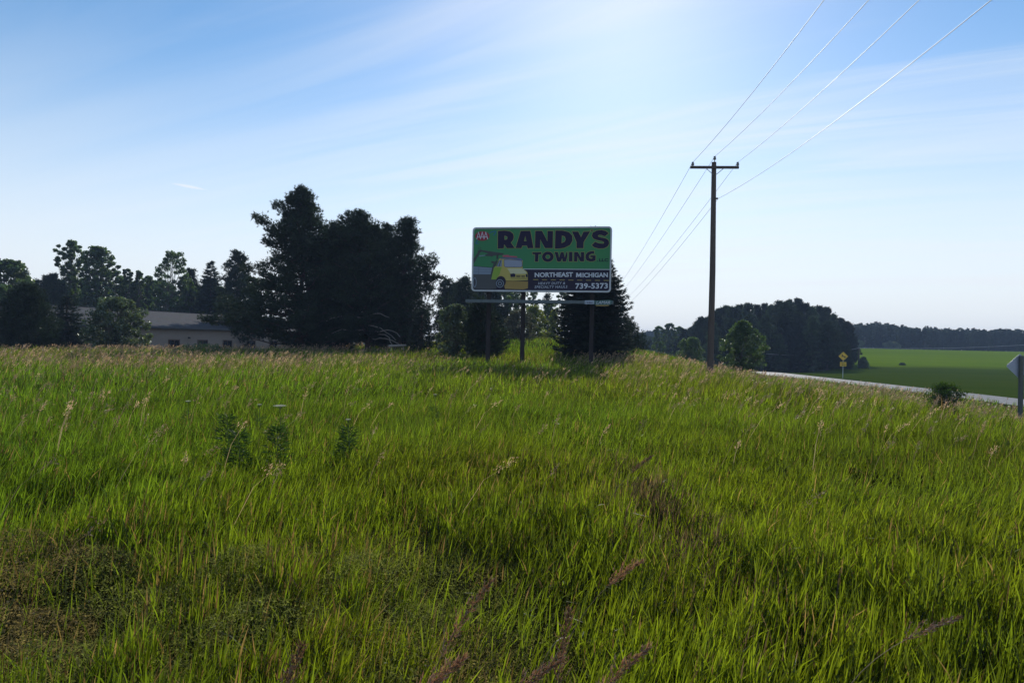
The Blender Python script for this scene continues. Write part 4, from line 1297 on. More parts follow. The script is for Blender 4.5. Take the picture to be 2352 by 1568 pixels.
    obj('wheel_rim', mesh_np('wheel_rim', [ribbon(el(528, 948, 58, 60, 28), .03, 8), ribbon(el(528, 948, 26, 27, 16), .03, 8)], grey), wh)
    wh = obj('truck_wheel', mesh_np('truck_wheel', [flat([[el(120, 920, 34, 88, 28)]], 7)], mat_plain('sign_tyre_dark', (0.02, 0.02, 0.03), .5)), tr)
    obj('wheel_rim', mesh_np('wheel_rim', [ribbon(el(122, 925, 24, 74, 24), .035, 8)], grey), wh)

    # --- structure: three posts, stringers behind the panel, the catwalk and its plates
    for px in (1114.5, 1197, 1359):
        q = P(px, 750, 34)
        d = Vector((q.x - gx, 34 - gy))
        lx = d.x * math.cos(ang) + d.y * math.sin(ang)
        zg = -0.35
        parts = [box(lx, .30, (z1 - .2 + zg) / 2, .20, .014, z1 - .2 - zg), box(lx, .50, (z1 - .2 + zg) / 2, .20, .014, z1 - .2 - zg), box(lx, .40, (z1 - .2 + zg) / 2, .012, .186, z1 - .2 - zg)]
        obj('post', mesh_np('post', parts, mat_plain('rusty_steel', (0.022, 0.016, 0.016), .8, nscale=5, namt=.3)), root)
    for k in range(4):
        zz = z0 + .25 + k * (Hb - .5) / 3
        obj('stringer', mesh_np('stringer', [box(0, .205, zz, Wb - .2, .165, .08)], steel), root)
    cz = (P(1245, 692, 33).z - gz)
    cw = obj('catwalk', mesh_np('catwalk', [box(0, -.42, cz + .045, Wb + .28, .55, .03), box(0, -.71, cz, Wb + .30, .035, .15), box(0, -.13, cz - .02, Wb + .28, .035, .1)], mat_plain('catwalk_steel', (0.10, 0.13, 0.14), .55, nscale=4, namt=.2)), root)
    for lx in (-Wb * .5 + .6, -.9, 2.3):
        obj('bracket', mesh_np('bracket', [box(lx, -.28, cz - .09, .05, .86, .06)], steel), cw)
    obj('handrail_bolt', mesh_np('handrail_bolt', tube([(-Wb / 2 + .25, -.4, cz), (-Wb / 2 + .42, -.35, cz - .42)], [.02, .02], 5), steel), cw)
    YP = -.735
    px2m = Wb / 319.0

    def pl(x, y):      # plate pixels (x right, y down, 2352 frame) -> catwalk front
        return ((x - 1245) * px2m * .985, cz - (y - 693 - (x - 1245) * .0155) * px2m)
    YF = -.735
    nump = obj('number_plate', mesh_np('number_plate', [flat([[[(1350.5, 691), (1371, 691), (1371, 699), (1350.5, 699)]]], 0, pl)], mat_plain('plate_pale_blue', (0.42, 0.50, 0.60), .5)), cw)
    obj('plate_number', mesh_np('plate_number', text_part('12261', (1352.5, 693, 1369, 697.6), 1, .03, mapf=pl), navy), nump)
    own = obj('owner_plate', mesh_np('owner_plate', [flat([[[(1372.5, 691.5), (1404, 690), (1411.5, 691.5), (1410, 698), (1404, 702.6), (1375, 702.6), (1372.5, 698)]]], 0, pl)], mat_plain('plate_green', (0.05, 0.13, 0.12), .5)), cw)
    obj('owner_name', mesh_np('owner_name', text_part('LAMAR', (1376, 692.4, 1407, 698.8), 1, .0, .25, mapf=pl), white), own)
    obj('gold_stripe', mesh_np('gold_stripe', [flat([[[(1374.5, 701), (1404.8, 701), (1402.5, 703.5), (1376, 703.5)]]], 1, pl)], gold), own)


billboard()


# ------------------------------------------------------------------ utility pole and wires
M_POLE = mat_plain('weathered_pole_wood', (0.10, 0.075, 0.06), .85, nscale=5, namt=.3, bump=.5, streak=(4, 4, .3))
M_WIRE = mat_plain('bright_aluminium_wire', (0.80, 0.80, 0.82), .6, metal=.8)
M_INS = mat_plain('grey_porcelain', (0.16, 0.16, 0.17), .35)
LINE = Vector((0.07, 1.0, 0)).normalized()
CROSS = Vector((1.0, -0.07, 0)).normalized()


def build_pole():
    b = P(1631, 850, 34); t_ = P(1640, 373, 34)
    gz = Hs(b.x, 34)
    Ht = t_.z - gz
    root = empty('utility_pole', (b.x, 34, gz), 'tall wooden utility pole with one crossarm, right of the billboard', 'utility pole', 'utility poles of the road power line')
    obj('pole', mesh_np('pole', tube([(0, 0, -.3), (.02, 0, Ht * .5), (t_.x - b.x, 0, Ht)], [.165, .145, .115], 14), M_POLE, smooth=True), root)
    tx = t_.x - b.x
    az = P(1638, 386.5, 34).z - gz
    ang = math.atan2(CROSS.y, CROSS.x)
    ca = obj('crossarm', mesh_np('crossarm', [box(tx - .02, -.17, az, 2.36, .10, .12, ang)], M_POLE), root)
    for sx in (-1, 1):
        obj('brace', mesh_np('brace', tube([(tx + sx * .42, -.16, az - .06), (tx + sx * .04, -.15, az - .38)], [.016, .016], 5), M_INS), ca)
    pts = []
    ins = []
    for lx, lz, yy in ((-1.08, az + .06, -.17), (0.03, Ht + .02, 0), (1.10, az + .06, -.17)):
        x = tx + lx
        prof = [(0, .02), (.04, .02), (.06, .075), (.09, .055), (.11, .085), (.14, .06), (.17, .05), (.20, .062), (.235, .02)]
        s0 = .08 if lx == .03 else 0
        y0 = yy - (0 if lx == .03 else .07 * lx)
        ins.append(obj('insulator', mesh_np('insulator', tube([(x, y0, lz - .02 + h + (s0 if h > 0 else 0)) for h, _ in prof], [r for _, r in prof], 12), M_INS, smooth=True), root))
        pts.append(Vector((b.x + x, 34 + y0, gz + lz + .19 + s0)))
    nz = P(1648, 457, 34).z - gz
    ins.append(obj('insulator', mesh_np('insulator', tube([(tx + .09, -.1, nz), (tx + .13, -.1, nz), (tx + .20, -.1, nz)], [.02, .055, .045], 10), M_INS, smooth=True), root))
    pts.append(Vector((b.x + tx + .22, 33.9, gz + nz)))
    return root, pts, Ht


pole, ATT, POLE_H = build_pole()
# the next pole down the line, beyond the spruce
p2 = pole.copy(); COL.objects.link(p2)
T2 = 61.0
p2.location = pole.location + LINE * T2
p2.location.z = Hs(p2.location.x, p2.location.y)
p2['label'] = 'far utility pole down in the valley, beyond the spruce'
for ch in list(pole.children):
    c = ch.copy(); COL.objects.link(c); c.parent = p2
    for g in ch.children:
        d = g.copy(); COL.objects.link(d); d.parent = c


def ray_plane_t(px, py, A):
    """parameter along LINE and height where the view ray meets the vertical plane of the wire"""
    r = P(px, py, 1.0) - Vector((0, 0, EYE))
    # r*s = A + LINE*t (xy)
    m = np.array([[r.x, -LINE.x], [r.y, -LINE.y]])
    s, t = np.linalg.solve(m, np.array([A.x, A.y]))
    return t, EYE + r.z * s


near_px = [[(1738, 201), (1893, 0)], [(1802, 201), (1996, 0)], [(1880, 201), (2112, 0)], [(1960, 250), (2278, 0)]]
wl = ['outer left wire running over the left end of the crossarm', 'wire running over the pole top between the two crossarm wires',
      'wire running over the right end of the crossarm', 'lowest wire, fixed to the side of the pole below the crossarm']
dz2 = p2.location.z - pole.location.z
for i, A in enumerate(ATT):
    ts = [ray_plane_t(px, py, A) for px, py in near_px[i]]
    # parabola through the attachment and near points
    (t1, z1), (t2, z2) = ts
    t2f = t2
    slope = (z2 - A.z) / t2f
    # gentle sag towards the unseen pole behind the camera
    c2 = 0.0022
    bcoef = (z2 - A.z - c2 * t2f * t2f) / t2f
    pts = []
    for t in np.linspace(-62, 0, 44):
        pts.append(A + LINE * t + Vector((0, 0, bcoef * t + c2 * t * t)))
    B = A + LINE * T2; B.z = A.z + dz2
    for t in np.linspace(0, 1, 30)[1:]:
        q = A.lerp(B, t); q.z -= 4 * 0.55 * t * (1 - t)
        pts.append(q)
    w = obj('power_wire', mesh_np('power_wire', tube(pts, [.0095] * len(pts), 5), M_WIRE, smooth=True))
    tag(w, 'bright overhead ' + wl[i] if i == 3 else 'bright ' + wl[i], 'wire', 'overhead wires of the power line')


# service pole and wire across the field
def field_pole():
    t_ = P(1973, 799, 130)
    gz = Hs(t_.x, 130)
    root = empty('service_pole', (t_.x, 130, gz), 'thin dark pole at the field edge carrying one low wire', 'utility pole')
    h = t_.z - gz
    obj('pole', mesh_np('pole', tube([(0, 0, -.3), (0, 0, h)], [.17, .13], 8), M_POLE, smooth=True), root)
    obj('insulator', mesh_np('insulator', tube([(0, -.16, h - .12), (0, -.16, h + .06)], [.05, .04], 8), M_INS), root)
    T = Vector((t_.x, 129.84, t_.z + .03))
    pts = []
    E1 = P(1690, 800, 118); E2 = P(2560, 775, 118)
    E1.z -= .2
    for k in range(25):
        t = k / 24; q = E1.lerp(T, t); q.z -= 4 * 1.15 * t * (1 - t); pts.append(q)
    for k in range(1, 33):
        t = k / 32; q = T.lerp(E2, t); q.z -= 4 * .75 * t * (1 - t); pts.append(q)
    w = obj('service_wire', mesh_np('service_wire', tube(pts, [.028] * len(pts), 5), mat_plain('grey_wire', (.4, .42, .45), .5)))
    tag(w, 'thin sagging wire crossing in front of the dark grove and over the field', 'wire')


field_pole()


# ------------------------------------------------------------------ road signs
def flat_plate(loop, y0, y1):
    """prism of an outline (x, z) between two y"""
    n = len(loop)
    V = [(x, y0, z) for x, z in loop] + [(x, y1, z) for x, z in loop]
    tris = tessellate_polygon([[Vector((x, z, 0)) for x, z in loop]])
    T = [tuple(t) for t in tris] + [tuple(i + n for i in t[::-1]) for t in tris]
    Q = [(i, (i + 1) % n, (i + 1) % n + n, i + n) for i in range(n)]
    V = np.array(V, np.float32)
    return [(V, np.array(T), None, 0), (V, np.array(Q), None, 0)]


def diamond(s, r=.06):
    out = []
    for k in range(4):
        a = math.pi / 2 * k
        cx_, cz_ = (s - r * 1.414) * math.cos(a), (s - r * 1.414) * math.sin(a)
        for j in (-45, -20, 0, 20, 45):
            b = a + math.radians(j)
            out.append((cx_ + r * math.cos(b), cz_ + r * math.sin(b)))
    return out


def txt_mesh(s, w, h, cx_, cz_, y, bold=.02):
    cu = bpy.data.curves.new('t', 'FONT'); cu.body = s; cu.offset = bold; cu.resolution_u = 2
    to = bpy.data.objects.new('t', cu); COL.objects.link(to)
    me = bpy.data.meshes.new_from_object(to.evaluated_get(bpy.context.evaluated_depsgraph_get()))
    V = np.array([tuple(v.co) for v in me.vertices]); T = [tuple(p.vertices) for p in me.polygons]
    bpy.data.objects.remove(to); bpy.data.curves.remove(cu); bpy.data.meshes.remove(me)
    V[:, 0] = (V[:, 0] - V[:, 0].min()) / np.ptp(V[:, 0]) * w + cx_ - w / 2
    z = (V[:, 1] - V[:, 1].min()) / np.ptp(V[:, 1]) * h + cz_ - h / 2
    V = np.stack([V[:, 0], np.full(len(V), y), z], -1)
    f = [(t[0], t[i], t[i + 1]) for t in T for i in range(1, len(t) - 1)]
    return (V, np.array(f), None, 0)


def deer_sign():
    d = 84.0
    c = P(1937, 818, d)
    gz = Hs(c.x, d)
    root = empty('deer_crossing_sign', (c.x, d, gz), 'yellow diamond deer warning sign over a small yellow plate beyond the road', 'road sign')
    yel = mat_plain('sign_reflective_yellow', (0.80, 0.52, 0.04), .5, nscale=3, namt=.05)
    blk = mat_plain('sign_black_ink', (0.02, 0.015, 0.01), .5)
    cz = c.z - gz
    obj('post', mesh_np('post', [box(0, .05, cz / 2 + .1, .075, .05, cz + .6)], mat_plain('galvanised_post', (0.42, 0.45, 0.47), .5, metal=.3)), root)
    s = .57
    pn = obj('diamond_panel', mesh_np('diamond_panel', [(p[0] + np.array([0, 0, cz], np.float32), p[1], None, 0) for p in flat_plate(diamond(s), -.01, .0)], yel), root)
    deer = [(-.20, .06), (-.235, .085), (-.17, .12), (-.15, .19), (-.13, .26), (-.11, .19), (-.07, .27), (-.06, .18), (-.09, .12), (-.02, .07), (.10, .02), (.18, .0),
            (.235, .045), (.22, -.03), (.255, -.13), (.22, -.22), (.20, -.13), (.15, -.08), (.17, -.18), (.13, -.23), (.12, -.10), (.02, -.06), (-.07, -.03), (-.14, -.08), (-.24, -.06), (-.25, -.03), (-.15, -.03), (-.12, .01), (-.15, .07)]
    dl = [(x * 1.05, z * 1.05 + cz) for x, z in deer]
    n = len(dl)
    obj('deer_symbol', mesh_np('deer_symbol', [(np.array([(x, -.014, z) for x, z in dl]), np.array([tuple(t) for t in tessellate_polygon([[Vector((x, z, 0)) for x, z in dl]])]), None, 0)], blk), pn)
    obj('border_line', mesh_np('border_line', [(np.array([(q * math.cos(math.pi / 2 * k), -.013, cz + q * math.sin(math.pi / 2 * k)) for q in (s - .045, s - .065) for k in range(4)]),
                                               np.array([(k, (k + 1) % 4, (k + 1) % 4 + 4, k + 4) for k in range(4)]), None, 0)], blk), pn)
    z2 = P(1937, 836, d).z - gz
    pl2 = obj('small_plate', mesh_np('small_plate', flat_plate([(-.36, z2 - .27), (.36, z2 - .27), (.36, z2 + .27), (-.36, z2 + .27)], -.01, 0), yel), root)
    obj('plate_lettering', mesh_np('plate_lettering', [txt_mesh('NEXT', .42, .15, 0, z2 + .11, -.014), txt_mesh('2 MILES', .56, .15, 0, z2 - .11, -.014)], blk), pl2)
    r2 = -.10
    for o in (root,):
        o.rotation_euler = (0, 0, math.radians(-12))


def back_sign():
    d = 30.0
    c = P(2345, 841, d)
    gz = Hs(c.x, d)
    root = empty('diamond_sign', (c.x, d, gz), 'unpainted metal back of a diamond road sign on a thick post at the right edge', 'road sign')
    al = mat_plain('sign_back_aluminium', (0.33, 0.37, 0.45), .45, metal=.35, nscale=4, namt=.08)
    cz = c.z - gz
    obj('panel', mesh_np('panel', [(p[0] + np.array([0, 0, cz], np.float32), p[1], None, 0) for p in flat_plate(diamond(.56), .09, .094)], al), root)
    obj('post', mesh_np('post', [box(.02, .02, (cz + .46) / 2 - .15, .14, .135, cz + .46 + .3)], mat_plain('treated_timber_post', (0.10, 0.105, 0.09), .85, nscale=6, namt=.25, bump=.3, streak=(4, 4, .4))), root)
    for zz in (-.25, .25):
        obj('bolt', mesh_np('bolt', tube([(.02, -.07, cz + zz), (.02, -.045, cz + zz)], [.018, .018], 8), M_INS), root)
    root.rotation_euler = (0, 0, math.radians(-8))


deer_sign()
back_sign()


# ------------------------------------------------------------------ things at the foot of the pines
def fallen():
    a = P(893, 790, 46.5); b = P(931, 787, 46)
    gz = Hs(a.x, a.y)
    root = empty('fallen_log', (a.x, a.y, gz), 'pale grey fallen log lying at the foot of the pines', 'log')
    L = b.x - a.x
    obj('log', mesh_np('log', tube([(0, 0, .62), (L * .5, -.1, .66), (L, -.2, .70)], [.09, .085, .07], 10), M_DEAD, smooth=True), root)
    obj('stub', mesh_np('stub', tube([(L * .15, 0, .6), (L * .1, .1, -.05)], [.05, .05], 7), M_DEAD), root)
    obj('stub', mesh_np('stub', tube([(L * .85, -.15, .6), (L * .9, -.1, -.05)], [.05, .05], 7), M_DEAD), root)


fallen()
for o in list(COL.objects):
    if o.get('label', '').startswith('dark middle pine'):
        rg = rs(4)
        parts = []
        for (x0, z0, x1, z1) in [(.6, 1.9, 2.6, .9), (1.2, 1.5, 2.9, 1.2), (1.6, 1.3, 2.4, .2), (-.5, 2.5, -2.5, 2.2), (.3, 2.6, 2.0, 2.5), (-.8, 1.6, -2.4, 1.0), (.8, 1.0, 2.9, .5)]:
            y0 = -1.2 - rg.uniform(0, .8)
            pts = [Vector((x0 + (x1 - x0) * t + rg.uniform(-.06, .06), y0 - .8 * t, z0 + (z1 - z0) * t + .25 * math.sin(3.14 * t) + rg.uniform(-.05, .05))) for t in np.linspace(0, 1, 6)]
            parts += tube([Vector((0, 0, z0 + .1))] + pts, [.05] + [.04 - .005 * i for i in range(6)], 5)
        obj('dead_branches', mesh_np('dead_branches', parts, M_DEAD, smooth=True), o)


# ------------------------------------------------------------------ meadow
LEAN = np.array([0.15, -0.03])


def gpx(px, row, zt=0.35):
    """ground point under the photo position of a grass top at height zt"""
    r = P(px, row, 1.0) - Vector((0, 0, EYE))
    s = (zt - EYE) / r.z
    return r.x * s, r.y * s


def ell(x, y, cx_, cy_, rx, ry):
    return np.exp(-((x - cx_) / rx) ** 2 - ((y - cy_) / ry) ** 2)


HOLES = []      # (x, y, rx, ry, strength): thin, matted or trampled spots
for px, row, rx, ry, s in [(1080, 1330, .55, .42, 1.0), (1010, 1290, .4, .3, .8), (1240, 1420, .5, .35, .9), (1500, 1230, .22, .5, .6), (940, 1440, .35, .3, .8),
                           (700, 1130, .6, .5, .7), (1130, 1480, .5, .3, .9), (90, 1480, .6, .4, .8), (130, 1180, .5, .5, .6), (860, 1215, .35, .3, .8), (930, 1260, .4, .3, .9), (1150, 1400, .4, .3, 1.0), (1200, 1500, .5, .3, 1.0), (1010, 1390, .35, .3, .8), (430, 1500, .5, .3, .5), (620, 1230, .5, .3, .6), (1400, 1480, .5, .3, .7),
                           (540, 1010, .25, .9, .6), (650, 1040, .25, .9, .6), (290, 1380, .5, .3, .6)]:
    hx, hy = gpx(px, row, .1)
    HOLES.append((hx, hy, rx * 1.1, ry * 2.0, s))


def hole(x, y):
    h = np.zeros_like(x)
    for cx_, cy_, rx, ry, s in HOLES:
        h = np.maximum(h, s * ell(x, y, cx_, cy_, rx, ry))
    return np.clip(1.2 * h, 0, 1)


def brown_zone(x, y):
    """0..1: fine brownish low cover (lower left) instead of lush grass"""
    z = S((0.9 - x - 0.10 * y) / 1.4) * S((5.8 - y) / 2.2) * (0.55 + .75 * vnoise(x * 1.1 + 7, y * 1.1, 21))
    return np.clip(z, 0, 1)


def fan(n, d0, d1, rng, half=50.0, bias=1.0):
    d = np.sqrt(rng.uniform(d0 ** 2, d1 ** 2, n)) if bias == 1.0 else (d0 + (d1 - d0) * rng.uniform(0, 1, n) ** bias)
    a = np.radians(rng.uniform(-half, half, n))
    return d * np.sin(a), d * np.cos(a), d


def grass():
    """leaves of the meadow grass: short pointed blades carried at every height of the canopy"""
    rng = rs(1)
    parts = []
    #        n       d0   d1   width  segs length canopy half
    bands = [(150000, 1.1, 4, .0062, 2, .16, .38, 56), (260000, 4, 8, .0070, 2, .16, .42, 52), (270000, 8, 15, .0095, 1, .18, .46, 50),
             (190000, 15, 30, .020, 1, .24, .54, 48), (150000, 30, 50, .032, 1, .28, .56, 47), (110000, 50, 82, .050, 1, .32, .46, 45)]
    sx_, sy_ = gpx(1505, 1150, .3)
    for n, d0, d1, wd, segs, bl, ht, half in bands:
        x, y, d = fan(n, d0, d1, rng, half)
        keep = (x < road_x(y) - 3.3)
        cl = vnoise(x * 2.4, y * 2.4, 5) * .5 + vnoise(x * .8, y * .8, 6) * .5
        bz = brown_zone(x, y) * (d < 9)
        hl = hole(x, y)
        tuft = vnoise(x * 7.0, y * 7.0, 9)
        pr = np.clip((.02 + 1.3 * cl) * (.30 + 1.1 * tuft), 0, 1) * (1 - .80 * bz * (tuft < .66)) * (1 - .88 * hl)
        keep &= rng.uniform(0, 1, n) < pr
        bx = (x + 42) * .351 + (y - 60) * .936; by = -(x + 42) * .936 + (y - 60) * .351
        keep &= ~((by > 0) & (by < 14) & (bx > 0) & (bx < 44))
        x, y, d, cl, bz, hl, tuft = [q[keep] for q in (x, y, d, cl, bz, hl, tuft)]
        n = len(x)
        z = H(x, y)
        big = vnoise(x * .12, y * .12, 11)
        can = ht * (.45 + .75 * cl) * (.8 + .35 * tuft) * (.85 + .3 * big) * (1 - .45 * hl) * (1 - .25 * bz)
        can *= np.where((d > 45) & (np.abs(x - 2) < 16), .62, 1.0)
        can *= 1 - .45 * S((x - 23) / 5)
        z0 = can * rng.uniform(0, 1, n) ** .75
        length = bl * rng.uniform(.5, 1.35, n)
        la = rng.uniform(0, 6.283, n)
        wav = vnoise(x * .5 + 40, y * .5, 14) - .5
        lean = LEAN[None] * (.9 + 1.6 * wav[:, None]) + np.stack([np.cos(la), np.sin(la)], -1) * (rng.uniform(0, 1, (n, 1)) ** 1.6 * .70)
        # a few collapsed blades
        flop = rng.uniform(0, 1, n) < .06
        lean = np.where(flop[:, None], lean * 2.6, lean)
        ll = np.hypot(lean[:, 0], lean[:, 1])
        up = 1 / np.sqrt(1 + ll ** 2)
        culm = np.stack([LEAN[0] * .35 * z0, LEAN[1] * .35 * z0], -1)
        base = np.stack([x + culm[:, 0], y + culm[:, 1], z + z0 - .03], -1)
        face = rng.uniform(-1.2, 1.2, n)
        side = np.stack([np.cos(face), np.sin(face), rng.uniform(-.15, .15, n)], -1) * (wd * rng.uniform(.55, 1.4, n))[:, None] * .5
        dirv = np.stack([lean[:, 0] * up, lean[:, 1] * up, up], -1)
        L_ = length[:, None]
        droop = np.stack([lean[:, 0] * .25, lean[:, 1] * .25, -.22 * ll], -1) * L_
        mid = base + dirv * L_ * .5 + droop * .12
        tip = base + dirv * L_ + droop * .8
        if segs == 2:
            V = np.stack([base - side * .75, base + side * .75, mid + side, mid - side, tip], 1); k = 5
        else:
            V = np.stack([base - side, base + side, tip], 1); k = 3
        o = np.arange(n)[:, None] * k
        dry = np.clip((vnoise(x * .3, y * .3, 31) - .55) * 1.6, 0, 1)
        r = rng.uniform(0, 1, n)
        yl = .15 + .75 * vnoise(x * .16 + 3, y * .16, 17) + .25 * (vnoise(x * 1.3, y * 1.3, 19) - .5)
        br = (.28 + 1.22 * rng.uniform(0, 1, n) ** 1.5) * (.82 + .36 * vnoise(x * .9, y * .9, 23))
        cr_ = br * (.64 + .48 * yl); cg = br * 1.0; cb = br * (1.1 - .4 * yl)
        straw = r < (.05 + .12 * dry + .14 * bz)
        cr_ = np.where(straw, 1.6 * br, cr_); cg = np.where(straw, .78 * br, cg); cb = np.where(straw, 5.0 * br, cb)
        stz = ell(x, y, sx_, sy_, .30, 1.7) * (vnoise(x * 3, y * 3, 8) > .25)
        ms = rng.uniform(0, 1, n) < stz * .7
        cr_ = np.where(ms, .80 * br, cr_); cg = np.where(ms, .42 * br, cg); cb = np.where(ms, 4.2 * br, cb)
        C = np.stack([cr_, cg, cb, np.ones(n)], -1).astype(np.float32)
        C = np.repeat(C[:, None], k, 1)
        Vf = V.reshape(-1, 3); Cf = C.reshape(-1, 4)
        if segs == 2:
            tr = np.concatenate([o + np.array([0, 1, 2]), o + np.array([0, 2, 3]), o + np.array([3, 2, 4])])
        else:
            tr = o + np.array([0, 1, 2])
        parts.append((Vf, tr, Cf, 0))
    o = obj('tall_grass', mesh_np('tall_grass', parts, M_GRASS))
    tag(o, 'long fresh green grass filling the whole meadow and slope', 'grass', kind='stuff')


grass()


def seed_parts(x, y, z, h, lean, L, ns, rng, slen, swid, tint):
    """panicle grasses: stem, then ns spikelets along the top L"""
    n = len(x)
    base = np.stack([x, y, z], -1)

    def at(t):
        t = np.asarray(t)
        return np.stack([base[..., 0] + lean[:, 0] * h * t ** 2.2, base[..., 1] + lean[:, 1] * h * t ** 2.2, base[..., 2] + h * (t - .22 * np.hypot(lean[:, 0], lean[:, 1]) * t ** 3)], -1)
    parts = []
    # stems
    sw = swid * .28
    V = np.stack([at(np.full(n, t)) + np.array([s * sw, 0, 0]) for t, s in ((.3, -1), (.3, 1), (.7, 1), (.7, -1))], 1)
    V2 = np.stack([at(np.full(n, t)) + np.array([s * sw * .7, 0, 0]) for t, s in ((.7, -1), (.7, 1), (1.0, 1), (1.0, -1))], 1)
    sc = np.stack([.7 * tint, .75 * tint, .7 * tint, np.ones(n)], -1)
    for W in (V, V2):
        parts.append((W.reshape(-1, 3), np.arange(4 * n).reshape(n, 4), np.repeat(sc, 4, 0).astype(np.float32), 0))
    t = 1 - (L / h)[:, None] * rng.uniform(0, 1, (n, ns))
    t = np.clip(t, .2, 1)
    idx = np.repeat(np.arange(n), ns); tt = t.ravel()
    c = np.stack([base[idx, 0] + lean[idx, 0] * h[idx] * tt ** 2.2, base[idx, 1] + lean[idx, 1] * h[idx] * tt ** 2.2,
                  base[idx, 2] + h[idx] * (tt - .22 * np.hypot(lean[idx, 0], lean[idx, 1]) * tt ** 3)], -1)
    m = len(idx)
    up = np.stack([lean[idx, 0] * 1.2, lean[idx, 1] * 1.2, np.full(m, .6)], -1)
    d = unit(unit(up) + rng.normal(size=(m, 3)) * .6)
    spread = (.35 + 1 - tt) * h[idx] * .085
    c = c + rng.normal(size=(m, 3)) * spread[:, None] * .6
    br = rng.uniform(.7, 1.35, m) * tint[idx]
    hu = rng.uniform(-.12, .12, m)
    col = np.stack([br * (1 + hu), br, br * (1 + hu * .5), np.ones(m)], -1).astype(np.float32)
    parts.append(tri_blades(c, d, slen * rng.uniform(.7, 1.3, m), swid, rng, col))
    return parts


def seed_heads():
    rng = rs(2)
    parts = []
    #         n     d0  d1  spikes slen  swid
    for n, d0, d1, ns, slen, swid, half in [(500, 4.5, 8, 30, .024, .007, 50), (2600, 8, 14, 24, .032, .010, 50), (6500, 14, 24, 16, .036, .011, 48), (10000, 24, 38, 10, .055, .018, 47), (14000, 38, 62, 6, .08, .028, 46)]:
        x, y, d = fan(n, d0, d1, rng, half)
        big = vnoise(x * .13 + 9, y * .13, 41)
        # denser at the far rim of the meadow, round the billboard and along the bank to the right
        rim = S((y - 26) / 14)
        bank = np.exp(-((x - 7.5) / 4.5) ** 2) * S((y - 8) / 6)
        left = S((-x - 4) / 6) * S((y - 14) / 10) * .55
        pr = np.clip(.14 + .62 * rim * (.1 + big) + .30 * bank + left * (.3 + big), 0, 1) * np.clip(big * 2.2 - .35, .15, 1)
        keep = (rng.uniform(0, 1, n) < pr) & (x < 32) & ((d > 24) | (rng.uniform(0, 1, n) < .6))
        bx = (x + 42) * .351 + (y - 60) * .936; by = -(x + 42) * .936 + (y - 60) * .351
        keep &= ~((by > -.3) & (by < 14.3) & (bx > 0) & (bx < 44))
        # the open lawn on the mound stays free
        keep &= ~((y > 44) & (np.abs(x - 2) < 14) & (rng.uniform(0, 1, n) < .93))
        keep &= ~((y > 43) & (x > -4) & (x < 24) & (rng.uniform(0, 1, n) < .92))
        keep &= ~((y > 24) & (x > -2.5) & (x < 2.5 + .02 * y) & (rng.uniform(0, 1, n) < .75))
        x, y = x[keep], y[keep]
        n = len(x)
        z = H(x, y)
        h = rng.uniform(.50, .92, n)
        lean = np.stack([rng.uniform(.12, .6, n), rng.uniform(-.25, .15, n)], -1)
        L = rng.uniform(.08, .17, n)
        parts += seed_parts(x, y, z, h, lean, L, ns, rng, slen, swid, rng.choice([.5, .7, .9, 1.7], n))  # the brightest tint paints glints into the colour of some heads
    o = obj('grass_seed_heads', mesh_np('grass_seed_heads', parts, M_SEED))
    tag(o, 'brown and straw coloured nodding seed heads, some brightened as glints, standing above the meadow grass', 'seed heads', kind='stuff')


seed_heads()


def cover():
    rng = rs(3)
    n = 620000
    x, y, d = fan(n, 1.0, 8, rng, 54)
    pr = np.clip(.22 + .8 * brown_zone(x, y) + .20 * hole(x, y) + .25 * (vnoise(x * 1.6, y * 1.6, 52) > .62), 0, 1)
    keep = rng.uniform(0, 1, n) < pr
    x, y = x[keep], y[keep]; n = len(x)
    bz = brown_zone(x, y)
    hgt = (.06 + .34 * bz * vnoise(x * 2.5, y * 2.5, 53)) * (1 - .5 * hole(x, y)) + .06
    z = H(x, y) + hgt * rng.uniform(0, 1, n) ** .6
    c = np.stack([x, y, z], -1)
    k = rng.uniform(.55, 1.35, n)
    brn = np.clip(bz * 1.3 * (vnoise(x * 1.3, y * 1.3, 54) > .42) + .1, 0, 1)
    col = np.stack([k * (.85 + .22 * brn), k * (1.05 - .16 * brn), k * (.8 + .4 * brn), np.ones(n)], -1).astype(np.float32)
    m = rng.uniform(0, 1, n) < .5
    parts = [quad_leaves(c[m], .0065, rng, col[m], .3)]
    d_ = rng.normal(size=((~m).sum(), 3)) * np.array([1, 1, .6]) + np.array([.2, 0, .7])
    parts.append(tri_blades(c[~m], d_, rng.uniform(.02, .07, (~m).sum()), .0026, rng, col[~m]))
    o = obj('ground_cover', mesh_np('ground_cover', parts, M_COVER))
    tag(o, 'low fine brownish weeds and clover matting the bare patches near the camera', 'ground cover', kind='stuff')


cover()


